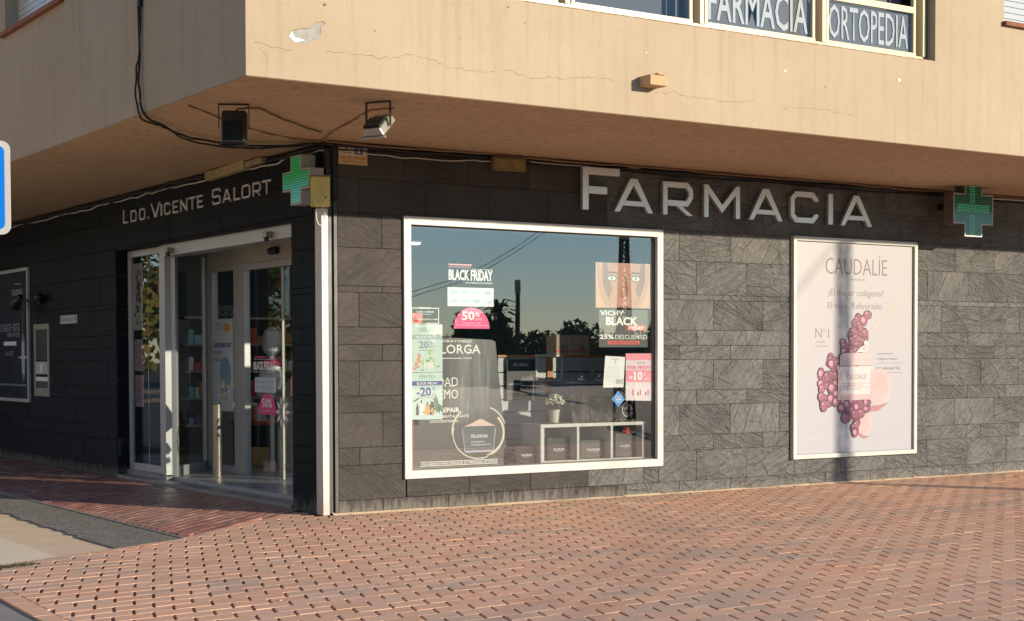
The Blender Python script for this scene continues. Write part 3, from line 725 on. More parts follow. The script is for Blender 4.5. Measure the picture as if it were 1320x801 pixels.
# boarded reveal and platform behind the glass
MB().box(.80, 3.98, .031, 1.55, .33, .392).build('display_floor', flat('dark_display_floor', (.09, .09, .10), .4), sw)
MB().box(.80, 3.98, .031, .24, 2.80, 2.86).build('window_head', M['room'], sw)

# ---- room behind
rm = thing('building', 'interior of the pharmacy seen through the window and the glazed entrance', 'room')
MB().box(.2, 12.5, .22, 13.5, -.02, .078).build('floor', M['room_floor'], rm)
MB().box(.2, 12.5, .22, 13.5, 3.12, 3.2).build('ceiling', M['room'], rm)
MB().box(.2, 9, 9.0, 9.1, .08, 3.12).build('partition', M['dark_room'], rm)
MB().box(5.6, 5.7, .23, 8.99, .08, 3.12).build('partition', M['dark_room'], rm)
for (x, y) in ((1.3, .75), (2.9, .75), (1.6, 2.2), (2.9, 2.6), (4.3, 2.2), (2.2, 5.6), (3.6, 5.6), (1.9, 7.6)):
    MB().box(x, x+.62, y, y+.09, 3.095, 3.118).build('ceiling_light', emis('tube_light', (1, .97, .9), 10.0), rm)
# tall dark shelves at the back of the room
for k, (x, y, w_, h_) in enumerate([(1.9, 8.5, 3.4, 2.1)]):
    for z in (.5, .9, 1.3, 1.7, 2.1): MB().box(x, x+w_, y, y+.3, z, z+.03).build('shelf', M['beige'], rm)
prods = [M['paper'], M['mint'], M['rose'], M['navy'], M['sky_blue'], M['red'], M['wood'], M['beige']]
gb = thing('shelf_products', 'rows of small boxes and bottles on the shelves deep inside the shop', 'products')
pm = MB()
for z in (.53, .93, 1.33, 1.73):
    x = 1.95
    while x < 5.2:
        w_ = rng.uniform(.05, .14); pm.box(x, x+w_, 8.48, 8.62, z, z+rng.uniform(.1, .25), rng.randrange(len(prods))); x += w_+.015
o = pm.build('product_row', prods, gb); o['kind'] = 'stuff'

# ---- slat wall behind the display with an orange timber edge
sl_ = thing('slat_wall', 'low grey slatted display wall with an orange timber top behind the shop window', 'display wall', (2.57, 1.05, 0))
for k, (z0, z1) in enumerate([(.60, .755), (.76, .90), (.906, 1.04), (1.046, 1.19), (1.196, 1.34), (1.346, 1.51)]):
    for a, b in ((0, .645), (.725, 2.0)):
        MB().box(a, b, 0, .03, z0+.004, z1-.004).build('slat', flat('grey_slat', (.42, .43, .45), .5), sl_)
    MB().box(0, 2.0, .018, .06, z0-.003, z1+.003).build('groove', M['black'], sl_)
MB().box(0, 2.0, .02, .05, .393, .596).build('base_panel', flat('grey_slat', (.42, .43, .45), .5), sl_)
MB().box(-.02, 2.02, -.03, .07, 1.511, 1.535).build('top_edge', M['wood'], sl_)
MB().box(.648, .722, -.02, .017, .393, 1.51).build('post', M['wood'], sl_)
tag(MB().box(-.19, .19, 0, .012, -.228, .228).build('display_poster', M['dark_card'], None, loc=(2.847, 1.01, 1.262)), 'small dark display poster on the slatted wall behind the shop window', 'poster')
dp = bpy.data.objects['display_poster']
text('FILORGA', -.10, .15, .10, .18, -.0015, M['wt'], dp); text('TIME FILLER', -.16, -.02, .04, 0.0, -.0015, M['grey_ink'], dp); text('INTENSIVE', -.16, -.06, 0.0, -.04, -.0015, M['wt'], dp)
hk = thing('picture_frame', 'empty white frame on the slatted wall right of the small dark poster', 'frame', (3.225, 1.025, 1.375))
mitred_frame(hk, -.18, .20, -.14, .165, .025, -.015, .01, M['white'])

# ---- white cube shelf with bags
sh = thing('cube_shelf', 'low white three-bay shelf standing in the right of the shop window', 'shelf', (2.485, .10, .392))
MB().box(0, 1.40, 0, .36, .375, .41).build('top_board', M['white'], sh); MB().box(0, 1.40, 0, .36, 0, .02).build('bottom_board', M['white'], sh)
for x in (0, .47, .92, 1.355): MB().box(x, x+.030 if x else .045, .001, .359, .021, .374).build('upright', M['white'], sh)
MB().box(.033, 1.354, .34, .355, .021, .374).build('back_panel', flat('grey_back', (.2, .2, .2), .6), sh)
def gift_bag(x, y, z, w_, h_, d, label, cat='gift bag', handle=True, tilt=0.0):
    t = thing('gift_bag', label, cat, (x, y, z), tilt, 'black gift bags and boxes in the display')
    bevel(MB().box(-w_/2, w_/2, -d/2, d/2, 0, h_).build('bag_body', M['dark_card'], t), .006)
    text('FILORGA', -w_*.24, h_*.42, w_*.24, h_*.42+.022, -d/2-.0015, M['wt'], t, .01)
    text('LABORATOIRES PARIS', -w_*.16, h_*.36, w_*.16, h_*.36+.006, -d/2-.0015, M['wt'], t)
    if handle:
        MB().tube([(-w_*.2, -d/2-.004, h_*.86), (-w_*.17, -d/2-.012, h_*1.02), (-.01, -d/2-.014, h_*1.10), (w_*.15, -d/2-.012, h_*1.0), (w_*.2, -d/2-.004, h_*.86)], .0035, 5).build('handle', M['black'], t)
        MB().tube([(-w_*.2, d/2, h_), (-w_*.05, d/2, h_*1.09), (w_*.1, d/2, h_*1.08), (w_*.2, d/2, h_)], .0035, 5).build('handle', M['black'], t)
    return t
gift_bag(2.80, .28, .413, .32, .24, .12, 'black gift bag in the left bay of the white shelf', tilt=R(4))
gift_bag(3.27, .30, .413, .35, .20, .16, 'black gift box without handles in the middle bay of the white shelf', 'gift box', False, R(-4))
b3 = gift_bag(3.70, .28, .413, .27, .26, .12, 'black gift bag with a red bow in the right bay of the white shelf', tilt=R(-3))
bw_ = MB()
for a in range(6):
    c, s = math.cos(a*1.05), math.sin(a*1.05); bw_.quad([(0, -.075, .285), (c*.045-s*.02, -.085, .285+s*.03+.01), (c*.055, -.09, .285+s*.045), (c*.045+s*.02, -.075, .285+s*.03-.012)])
bw_.build('bow', M['red'], b3)
gift_bag(2.33, .26, .392, .30, .19, .2, 'black gift box on the display floor left of the white shelf', 'gift box', False, R(10))
gift_bag(2.36, .60, .392, .22, .15, .14, 'smaller black gift box tucked behind the left front one', 'gift box', False, R(-8))
# things standing on the shelf: flower pot, slumped black bag, gold foil, carton
def leafball(parent, name, c, r, n, mat, sz, flat_=1.0):
    mb = MB()
    for _ in range(n):
        a = rng.uniform(0, 6.28); t = math.acos(rng.uniform(-.4, 1)); rr = r*rng.uniform(.55, 1)
        p = Vector((c[0]+rr*math.sin(t)*math.cos(a), c[1]+rr*math.sin(t)*math.sin(a), c[2]+rr*math.cos(t)*flat_))
        u = Vector((rng.gauss(0, 1), rng.gauss(0, 1), rng.gauss(0, 1))).normalized(); v_ = u.cross(Vector((rng.gauss(0, 1), rng.gauss(0, 1), rng.gauss(0, 1)))).normalized()
        s = sz*rng.uniform(.6, 1.2); mb.quad([tuple(p-u*s), tuple(p+v_*s*.6), tuple(p+u*s), tuple(p-v_*s*.6)])
    return mb.build(name, mat, parent)
fp = thing('flower_pot', 'white flowers in a small white pot standing on the left end of the white shelf', 'potted flowers', (2.76, .25, .803))
pot = MB(); prof = [(.042, 0), (.048, .02), (.062, .145), (.066, .15), (.060, .15), (.052, .12)]
for i in range(len(prof)-1):
    for k in range(16):
        a, b = 2*math.pi*k/16, 2*math.pi*(k+1)/16; (r0, z0), (r1, z1) = prof[i], prof[i+1]
        pot.quad([(r0*math.cos(a), r0*math.sin(a), z0), (r0*math.cos(b), r0*math.sin(b), z0), (r1*math.cos(b), r1*math.sin(b), z1), (r1*math.cos(a), r1*math.sin(a), z1)])
pot.build('pot', M['white'], fp, True)
leafball(fp, 'foliage', (0, 0, .16), .075, 90, flat('leaf_green', (.06, .11, .03), .7), .02)
leafball(fp, 'blossom', (0, -.01, .235), .11, 230, flat('cream_petal', (.62, .60, .46), .7), .020, .8)
bgx = thing('handbag', 'slumped black carrier bag lying on the middle of the white shelf', 'bag', (3.29, .32, .803))
mb = MB(); n = 14; rings = []
for i in range(n+1):
    t = i/n; x = -.30+.60*t; hh = .30+.045*math.sin(t*7)-.09*abs(t-.35)+.02*math.sin(t*23); dd = .10+.02*math.sin(t*9)
    rings.append([(x+.03*math.sin(t*5), -dd, 0), (x-.01, -dd*.9+.012*math.sin(t*31), hh*.45), (x+.02*math.sin(t*11), -.02+.015*math.sin(t*17), hh), (x, dd*.6, hh*.5), (x, dd, 0)])
for i in range(n):
    for k in range(4): mb.quad([rings[i][k], rings[i+1][k], rings[i+1][k+1], rings[i][k+1]])
mb.quad(rings[0]); mb.quad(rings[-1][::-1])
q = N('crumpled_black'); q.set(Base_Color=(.006, .006, .007), Roughness=.42, Normal=q.bump(q.noise(q.obj(), 11, 5, .7, .8), .02, 1.0)); M['crumple'] = q.m
mb.build('bag_body', M['crumple'], bgx)
q = N('gold_foil'); q.set(Base_Color=(.60, .48, .08), Metallic=.7, Roughness=.3, Normal=q.bump(q.noise(q.obj(), 40, 3, .7), .02, 1.0)); M['foil'] = q.m
fo_ = MB()
for i in range(34):
    for j in range(6):
        def P(a, b): return (3.10+a*.022+.006*math.sin(b*3), .12+b*.035-.018, .8045+.012*(1+math.sin(a*1.9+b*2.3))*(.4+.6*math.sin(a*.35)**2))
        fo_.quad([P(i, j), P(i+1, j), P(i+1, j+1), P(i, j+1)])
tag(fo_.build('gold_foil', M['foil']), 'crumpled gold foil strip spread along the top of the white shelf', 'foil')
fo2 = MB()
for i in range(14):
    for j in range(5): fo2.quad([(2.54+a*.022, .13+b*.035, .8045+.006*(1+math.sin(a*2.1+b*1.7))) for a, b in ((i, j), (i+1, j), (i+1, j+1), (i, j+1))])
tag(fo2.build('gold_foil', M['foil']), 'small gold foil scrap under the white flower pot', 'foil')
bb = thing('perfume_box', 'tall black box with a silver ring print at the right end of the white shelf', 'box', (3.76, .34, .803))
MB().box(-.14, .14, -.06, .06, 0, .30).build('carton', M['dark_card'], bb); text('FILORGA', -.06, .25, .06, .27, -.0615, M['wt'], bb)
MB().strip([(.06*math.cos(a*.42), .12+.07*math.sin(a*.42)) for a in range(15)], .006, -.0612, True).build('ring_print', M['wt'], bb)
for k, (x, lab) in enumerate(((3.33, 'left one of the two kraft cartons standing on the slatted wall top'), (3.57, 'right one of the two kraft cartons standing on the slatted wall top'))):
    t = thing('carton', lab, 'carton', (x+.1, 1.10, 1.536), 0, 'kraft cartons on the wall top')
    MB().box(-.115, .115, -.09, .09, 0, .225).build('box_body', flat('kraft', (.34, .28, .22), .8), t)
    MB().box(-.115, .10, -.0915, -.0905, .035, .055).build('label_strip', M['red'], t); MB().rect(-.03, .02, .06, .11, -.0925).build('print_panel', flat('kraft_dark', (.22, .17, .13), .8), t)

# ---- large dark perfume display card on the left
q = N('display_card_print'); p = q.obj(); sp = q.n('ShaderNodeSeparateXYZ'); q.l(p, sp.inputs[0])
fl = q.noise(q.scale(p, (5.5, 1, .9)), 1.6, 6, .6, .9)                     # printed silver drapery, flat artwork
dist = q.math('ABSOLUTE', q.math('SUBTRACT', sp.outputs[0], q.math('ADD', .62, q.math('MULTIPLY', sp.outputs[2], .03))))
band = q.ramp(dist, [(.05, 1.0), (.36, 0.0)]); hi_ = q.ramp(sp.outputs[2], [(.40, 0.0), (.62, 1.0)])
fl2 = q.noise(q.scale(p, (16, 1, .7)), 1.4, 4, .6, .5)
f = q.math('MULTIPLY', q.math('MULTIPLY', q.math('ADD', q.ramp(fl, [(.35, .15), (.7, .7)]), q.math('MULTIPLY', q.ramp(fl2, [(.55, 0.0), (.72, 1.0)]), .9)), band), hi_)
q.set(Base_Color=q.mix(f, (.006, .009, .013), (.22, .24, .245)), Roughness=.35); M['drape'] = q.m
dc = thing('display_card', 'tall charcoal display card with silver drapery and a ringed jar in the shop window', 'display card', (1.10, .27, .392))
MB().prism([(-.12, 0), (1.08, 0), (1.05, .25), (.93, 1.28), (.88, 1.30), (.1, 1.33), (-.12, 1.33)], 0, .012).build('card', M['drape'], dc)
text('FILORGA', .16, 1.155, .745, 1.25, -.0015, M['wt'], dc, .012); text('LABORATOIRES', .17, 1.272, .64, 1.297, -.0015, M['wt'], dc, .015)
MB().rect(.16, 1.105, .52, 1.112, -.0015).build('rule', M['wt'], dc); text('PARIS', .54, 1.10, .64, 1.118, -.0015, M['wt'], dc, .01)
text('DENSIDAD', -.10, .82, .47, .915, -.0015, M['wt'], dc, -.004); text('EXTREMO', -.02, .695, .47, .79, -.0015, M['wt'], dc, -.004)
text('NCEF-REPAIR', .03, .555, .49, .605, -.0015, M['wt'], dc, .02); text('CREMA MULTIREVITALIZANTE', .0, .50, .60, .528, -.0015, M['wt'], dc, .01); text('CONCENTRADA', .13, .452, .475, .48, -.0015, M['wt'], dc, .01)
def ringarc(cx, cz, rx, rz, a0, a1, t, n=22): return MB().strip([(cx+rx*math.cos(R(a0+(a1-a0)*i/n)), cz+rz*math.sin(R(a0+(a1-a0)*i/n))) for i in range(n+1)], t, -.0016)
sil = flat('champagne_print', (.60, .55, .42), .4, 0, .05)
ringarc(.72, .33, .31, .25, -70, 40, .026).build('ring_print', sil, dc); ringarc(.72, .33, .31, .26, 165, 300, .012).build('ring_print', sil, dc)
ringarc(.70, .36, .30, .26, 130, 190, .020).build('ring_print', sil, dc); ringarc(.76, .33, .30, .28, 20, 70, .014).build('ring_print', sil, dc)
MB().face([(.55, .15), (.90, .15), (.94, .40), (.51, .40)], -.0014).build('jar_print', flat('grey_jar', (.055, .075, .085), .3), dc)
MB().face([(.54, .405), (.93, .405), (.85, .435), (.77, .475), (.73, .48), (.63, .435)], -.0018).build('cream_print', flat('pale_rose', (.60, .42, .38), .5), dc)
mbp = MB().strip([(.52, .38), (.55, .15), (.90, .15), (.93, .38)], .008, -.0020); mbp.rect(.56, .135, .89, .145, -.0021); mbp.build('jar_outline', flat('lilac_print', (.38, .38, .52), .4), dc)
text('FILORGA', .63, .285, .83, .318, -.0022, M['wt'], dc, .01); text('NCEF-REPAIR', .63, .235, .79, .25, -.0022, M['wt'], dc); text('MULTIREVITALIZANTE', .63, .205, .87, .218, -.0022, M['wt'], dc)
mbp = MB().rect(.02, .052, .96, .058, -.0015); mbp.rect(.02, -.0+.012, .96, .018, -.0015); mbp.build('rule', M['wt'], dc)
text('UN LABORATORIO FRANCES DE MEDICINA ESTETICA', .03, .024, .95, .046, -.0015, M['wt'], dc, .02)
tag(MB().box(.86, .95, .10, .13, .40, .88).build('side_panel', flat('dark_red_panel', (.16, .02, .012), .5)), 'narrow dark red panel in the bottom left corner of the shop window', 'panel')

# ---- sheets stuck to the inside of the glass (all at y = .02)
YG = .020
def sheet_thing(name, label, cat, x, z): return thing(name, label, cat, (x, YG, z))
l1 = sheet_thing('offer_sheet', 'pale green offer sheet with grey twenty percent, upper one at the left window edge', 'offer sheet', 1.06, 1.60)
MB().box(-.18, .178, 0, .003, -.238, .24).build('paper', M['mint'], l1)
text('LIERAC', -.09, .168, .075, .205, -.001, M['grey_ink'], l1, -.01); MB().rect(-.178, .09, .176, .135, -.001).build('band', flat('sage_print', (.30, .42, .42), .5), l1)
text('BLACK FRIDAY', -.12, .10, .12, .125, -.002, M['wt'], l1, .01); text('20', -.095, .0, .02, .075, -.001, flat('sage_dark', (.22, .30, .32), .5), l1, .03)
text('%', .03, .04, .065, .072, -.001, M['grey_ink'], l1); text('DTO', .03, .005, .075, .025, -.001, M['grey_ink'], l1); MB().rect(-.10, -.022, .08, -.018, -.001).build('rule', M['grey_ink'], l1)
mbp = MB()
for k in range(26): mbp.disc(.01+rng.gauss(0, .055), -.13+rng.gauss(0, .045), rng.uniform(.008, .022), rng.uniform(.006, .016), -.0011-.00004*k, 7, k % 3)
mbp.build('fruit_print', [flat('lime_print', (.42, .52, .12), .5), flat('leafy_print', (.20, .34, .12), .5), flat('pale_lime_print', (.58, .64, .34), .5)], l1)
mbp = MB()
for k in range(9): mbp.disc(-.13+.006*k+rng.gauss(0, .008), -.20+.017*k, .018, .014, -.0011-.00005*k, 8)
mbp.build('flower_print', flat('coral_print', (.66, .26, .14), .5), l1)
mbp = MB().rect(-.04, -.20, -.015, -.12, -.0026).rect(-.01, -.20, .07, -.14, -.0026); mbp.build('tube_print', M['paper'], l1)
l2 = sheet_thing('offer_sheet', 'pale green offer sheet with a navy band, lower one at the left window edge', 'offer sheet', 1.06, 1.126)
MB().face([(-.18, -.232), (.174, -.236), (.178, .232), (-.18, .232)], 0).build('paper', M['mint'], l2)
text('PHYTO', -.085, .175, .085, .208, -.001, M['grey_ink'], l2, -.01); MB().rect(-.18, .105, .178, .148, -.001).build('band', M['navy'], l2); text('BLACK FRIDAY', -.12, .113, .12, .139, -.002, M['wt'], l2, .02)
text('-20', -.125, -.005, .045, .088, -.001, M['navy'], l2, .035); text('%', .055, .05, .095, .085, -.001, M['navy'], l2); text('DTO', .055, .0, .10, .022, -.001, M['navy'], l2); MB().rect(-.11, -.02, .10, -.016, -.001).build('rule', M['navy'], l2)
gl_ = flat('deep_leaf_print', (.04, .12, .05), .5)
mbp = MB()
for a in range(9):
    an = R(120+a*26); c, s = math.cos(an), math.sin(an); mbp.face([(.13, -.08), (.13+.055*c-.012*s, -.08+.07*s+.012*c), (.13+.085*c, -.08+.10*s), (.13+.055*c+.012*s, -.08+.07*s-.012*c)], -.0012-.00005*a)
for a in range(4): mbp.disc(-.15+.014*a, -.05+.008*a, .014, .007, -.0012-.00005*a, 8)
mbp.build('leaf_print', gl_, l2)
mbp = MB()
for k, (x, h_, w_) in enumerate([(-.115, .09, .015), (-.07, .12, .018), (-.0, .10, .02), (.05, .11, .025)]): mbp.rect(x-w_, -.19, x+w_, -.19+h_, -.0017, k % 3); mbp.rect(x-w_*.4, -.19+h_, x+w_*.4, -.16+h_, -.0017, 0)
for k in range(14): mbp.disc(.02+rng.gauss(0, .035), -.155+rng.gauss(0, .014), .012, .012, -.0022-.00003*k, 7, 3)
mbp.build('bottle_print', [M['ink'], M['paper'], flat('amber_print', (.62, .30, .08), .5), flat('orange_print', (.72, .34, .10), .5)], l2)
l3 = sheet_thing('hours_sticker', 'opening hours sticker with a white outline and red corner above the pale green sheets', 'sticker', 1.04, 1.925)
MB().strip([(-.155, -.075), (-.155, .075), (.155, .075), (.155, -.075)], .007, 0, True).build('outline', M['wt'], l3); MB().rect(-.165, -.082, -.03, .025, .0015).build('red_corner', M['red'], l3)
text('HORARIO', -.07, .068, .06, .086, -.001, M['wt'], l3, .02); text('LUNES A VIERNES', -.10, .030, .10, .046, -.001, M['wt'], l3, .01); text('9:00 A 20:30H', -.07, .006, .07, .021, -.001, M['sky_blue'], l3, .01)
text('SABADOS DE 9:00 A 14:00H', -.14, -.042, .15, -.028, -.001, M['wt'], l3, .01)
l4 = sheet_thing('offer_sticker', 'clear black friday sticker over a white panel of eight little logos', 'sticker', 1.575, 2.25)
text('BLACK FRIDAY', -.262, .035, .262, .145, -.001, M['wt'], l4, .03, name='lettering'); MB().rect(-.262, .185, .01, .200, -.001).build('pink_rule', M['rose'], l4); text('MAS DE 80 MARCAS', -.262, .160, 0.0, .176, -.001, M['rose'], l4, .01)
MB().rect(.01, .150, .262, .154, -.001).build('rule', M['wt'], l4); text('EN TU FARMACIA DE CONFIANZA', -.06, .005, .262, .022, -.001, M['wt'], l4, .01); MB().box(-.275, .275, 0, .002, -.225, -.035).build('logo_panel', M['paper'], l4)
mbp = MB()
for i in range(4):
    for j in range(2): mbp.disc(-.20+.135*i, -.085-.085*j, .045, .013 if (i+j) % 3 else .018, -.0012, 16, (i+j) % 2)
mbp.build('logo_print', [M['sky_blue'], flat('mid_blue_print', (.16, .36, .55), .5)], l4)
mbp = MB()
for i in range(4):
    for j in range(2): mbp.rect(-.232+.135*i, -.088-.085*j, -.17+.135*i, -.083-.085*j, -.0024)
mbp.build('logo_bar', M['wt'], l4)
l5 = sheet_thing('discount_sticker', 'pink half-round fifty percent sticker high in the main window', 'sticker', 1.585, 1.80)
MB().face([(-.215, 0), (.215, 0)]+[(.215*math.cos(R(a)), .215*math.sin(R(a))) for a in range(0, 181, 10)][1:-1], 0).build('half_disc', M['pink'], l5)
text('50', -.12, .085, .035, .175, -.001, M['wt'], l5, .03); text('%', .045, .12, .10, .165, -.001, M['wt'], l5, .01); text('DTO', .045, .085, .12, .105, -.001, M['wt'], l5); text('HASTA EL', -.11, .05, .11, .062, -.001, M['wt'], l5); MB().rect(-.19, .034, .19, .037, -.001).build('rule', M['wt'], l5)
# face poster (generic made-up portrait, eyes and nose between two hands)
l6 = sheet_thing('face_poster', 'poster of a cropped face held between two hands, upper right of the shop window', 'poster', 3.515, 2.28)
skin = flat('skin_print', (.42, .19, .115), .5, 0, .05); skin2 = flat('skin_pale_print', (.54, .29, .19), .5, 0, .04); skin3 = flat('skin_dark_print', (.21, .08, .05), .5, 0, .05); lip = flat('lip_print', (.52, .24, .24), .5)
MB().box(-.37, .368, 0, .003, -.242, .242).build('paper', skin2, l6)
MB().face([(-.28, .241), (-.27, 0.0), (-.19, -.17), (-.12, -.241), (.15, -.241), (.22, -.15), (.29, .02), (.30, .241)], -.0008).build('face_print', skin, l6)
mbp = MB()
mbp.face([(-.28, .24), (-.27, 0.0), (-.20, -.15), (-.15, -.05), (-.20, .12), (-.22, .24)], -.0011, 1); mbp.face([(.30, .24), (.29, .02), (.22, -.14), (.16, -.04), (.22, .12), (.24, .24)], -.0011, 1)
mbp.face([(.015, .15), (.05, .05), (.07, -.06), (.045, -.115), (.02, -.04)], -.0011, 1); mbp.face([(-.07, -.225), (.08, -.225), (.10, -.241), (-.09, -.241)], -.0011, 1)
for sx, cx in ((-1, -.155), (1, .17)):
    mbp.face([(cx-.10*1, .105), (cx-.05, .15), (cx+.06, .145), (cx+.10, .12), (cx+.05, .128), (cx-.05, .13)], -.0016, 0)
    mbp.disc(cx, .075, .075, .040, -.0014, 16, 1); mbp.disc(cx, .075, .052, .022, -.0018, 14, 2); mbp.disc(cx, .077, .021, .021, -.0022, 12, 3); mbp.disc(cx, .077, .009, .009, -.0026, 8, 0)
mbp.strip([(.0, .06), (-.02, -.05), (-.045, -.105), (-.02, -.12), (.03, -.118), (.055, -.10)], .008, -.0015, mi=4)
mbp.disc(-.02, -.112, .013, .006, -.002, 8, 0); mbp.disc(.035, -.110, .013, .006, -.002, 8, 0)
mbp.face([(-.09, -.18), (-.03, -.155), (.01, -.162), (.045, -.155), (.10, -.18), (.05, -.205), (.0, -.212), (-.05, -.205)], -.0015, 5); mbp.strip([(-.085, -.181), (0.005, -.184), (.095, -.181)], .004, -.002, mi=4)
mbp.build('features_print', [flat('brow_print', (.10, .06, .05), .6), skin3, M['paper'], flat('grey_green_print', (.24, .36, .36), .4), skin3, lip], l6)
mbp = MB()
for s in (-1, 1):
    for k in range(4):
        xx = s*(.335-.022*k); mbp.strip([(xx+s*.01, .24-.03*k), (xx-.0, .05), (xx-s*.04, -.12), (xx-s*.12, -.24)], .004, -.0014-.0002*k)
mbp.build('finger_lines', skin3, l6)
l7 = sheet_thing('vichy_poster', 'black friday poster in white letters on black below the face poster', 'poster', 3.52, 1.83)
MB().box(-.33, .33, 0.001, .004, -.215, .190).build('paper', flat('black_sheet', (.012, .013, .014), .35), l7)
text('VICHY', -.315, .125, 0.0, .178, -.001, M['wt'], l7, .012); text('BLACK', -.24, .020, .19, .112, -.001, M['wt'], l7, .035); MB().rect(.04, -.035, .30, .022, -.001).build('red_band', M['red'], l7); text('FRIDAY', .07, -.024, .27, .012, -.002, M['wt'], l7, .02)
text('25%', -.325, -.128, -.135, -.078, -.001, M['wt'], l7, .03); text('DESCUENTO', -.115, -.128, .32, -.080, -.001, M['wt'], l7, .0); MB().rect(-.22, -.185, .22, -.145, -.001).build('red_band', M['red'], l7); text('DEL 20 AL 30 NOVIEMBRE', -.17, -.174, .19, -.156, -.002, M['ink'], l7)
l8 = sheet_thing('notice_sheet', 'plain white notice sheet with fine grey print left of the pink offer sheet', 'notice', 3.40, 1.35)
MB().face([(-.158, -.168), (.118, -.168), (.138, .160), (-.128, .172)], 0).build('paper', M['paper'], l8)
mbp = MB().rect(-.05, .13, .06, .14, -.001).rect(-.0, .09, .02, .12, -.001)
for k in range(13): mbp.rect(-.11, .06-.014*k, rng.uniform(.04, .09), .062-.014*k, -.001)
mbp.rect(.02, -.13, .11, -.08, -.001); mbp.build('fine_print', flat('faint_print', (.42, .44, .46), .6), l8)
l9 = sheet_thing('pink_offer_sheet', 'pink and white sheet offering minus ten percent, right edge of the shop window', 'offer sheet', 3.735, 1.29)
MB().face([(-.188, -.25), (.180, -.262), (.186, .258), (-.188, .258)], 0).build('paper', flat('blush_paper', (.66, .58, .60), .6), l9); MB().rect(-.187, .185, .184, .257, -.001).build('top_band', M['rose'], l9)
MB().rect(-.187, -.052, .184, .075, -.001).build('band', M['rose'], l9); text('PINK FRIDAY', -.165, .085, .175, .125, -.001, M['pink'], l9, .02); text('-10', -.14, -.035, .04, .062, -.002, M['wt'], l9, .03); text('%', .05, .01, .085, .05, -.002, M['wt'], l9); text('DTO', .05, -.035, .12, -.012, -.002, M['wt'], l9)
text('USYTLIN', -.03, .148, .07, .165, -.001, M['grey_ink'], l9)
mbp = MB()
for k in range(7): mbp.rect(-.09+.035*k-.01, -.20, -.09+.035*k+.01, -.135-.012*(k % 3), -.001, k % 3)
mbp.build('product_print', [M['pink'], M['paper'], M['grey_ink']], l9)
l10 = sheet_thing('diamond_sticker', 'small blue diamond sticker under the white notice sheet', 'sticker', 3.447, 1.057)
MB().face([(-.09, 0), (0, -.09), (.09, 0), (0, .09)], 0).build('diamond', M['blue'], l10); text('EMPRESA', -.045, .015, .045, .03, -.001, M['wt'], l10, .01); text('LIDER', -.04, -.015, .04, .005, -.001, M['wt'], l10, .02); text('2023', -.03, -.04, .03, -.024, -.001, M['wt'], l10)

# ================================================================== GRAPE POSTER
gp = thing('framed_poster', 'white framed pink poster of purple grapes and a cream jar on the slate tiles', 'poster', (6.97, -.022, 1.61))
mitred_frame(gp, -1.037, 1.037, -1.30, 1.30, .052, -.05, .02, M['white'])
q = N('poster_ground'); p = q.obj(); sp = q.n('ShaderNodeSeparateXYZ'); q.l(p, sp.inputs[0])
q.set(Base_Color=q.ramp(q.math('ADD', q.math('MULTIPLY', sp.outputs[2], .35), .5), [(0, (.345, .350, .390)), (.5, (.362, .352, .378)), (1, (.362, .352, .368))]), Roughness=.32); M['pg'] = q.m
MB().box(-.984, .984, -.016, .0, -1.247, 1.247).build('print', M['pg'], gp)
MB().strip([(-.984, -1.247), (.984, -1.247), (.984, 1.247), (-.984, 1.247)], .008, -.018, True).build('inner_line', M['grey_ink'], gp)
YP = -.0175
pt = flat('plum_ink', (.14, .10, .12), .5)
text('CAUDALÍE', -.50, .875, .53, 1.085+.035, YP, pt, gp, -.010); text('PARIS', -.08, .805, .16, .830, YP, pt, gp, -.01)
text('¿El mejor colágeno?', -.46, .595, .47, .700, YP, pt, gp, -.012); text('El tuyo. Refuérzalo.', -.46, .445, .47, .545, YP, pt, gp, -.012)
text('Nº1', -.66, .12, -.44, .23, YP, pt, gp, -.015); text('antiedad', -.66, .065, -.50, .082, YP, pt, gp); text('en Francia', -.66, .015, -.46, .032, YP, pt, gp)
text('Fórmula patentada', .36, -.08, .63, -.058, YP, pt, gp); text('Colágeno Vegano', .36, -.15, .72, -.115, YP, pt, gp); MB().rect(.36, -.185, .80, -.180, YP).build('rule', pt, gp)
text('Piel reafirmada 95%', .36, -.26, .76, -.225, YP, pt, gp); MB().rect(.36, -.30, .80, -.295, YP).build('rule', pt, gp); MB().rect(-.90, -1.075, .10, -1.072, YP).build('rule', flat('rose_rule', (.55, .42, .44), .5), gp)
gk = [flat('grape_rim', (.075, .022, .040), .35, 0, .15), flat('grape_mid', (.22, .07, .12), .35, 0, .15), flat('grape_pale', (.40, .20, .27), .35, 0, .1), flat('grape_glint', (.55, .42, .46), .35)]
gr = random.Random(5); mb = MB(); cl = []
for (cx, cz, rx, rz, n) in ((.20, .40, .0, .0, 1), (.07, .30, .07, .06, 6), (.04, .12, .12, .08, 9), (-.08, -.02, .14, .08, 10), (-.12, -.18, .14, .08, 9), (-.36, -.22, .13, .11, 10), (-.47, -.38, .15, .11, 10),
                            (-.30, -.50, .14, .10, 9), (-.16, -.42, .10, .12, 8), (-.46, -.62, .15, .09, 9), (-.20, -.66, .12, .08, 9), (-.02, -.70, .14, .06, 8), (.12, -.66, .10, .07, 6), (-.05, -.80, .14, .05, 7), (.02, -.92, .07, .04, 4), (.0, -1.0, .02, .02, 2)):
    for _ in range(int(n*1.35)): cl.append((cx+gr.uniform(-rx, rx), cz+gr.uniform(-rz, rz), gr.uniform(.050, .070)))
gr.shuffle(cl); cl.sort(key=lambda c: -c[1]+gr.gauss(0, .15)); cl = [c for c in cl]
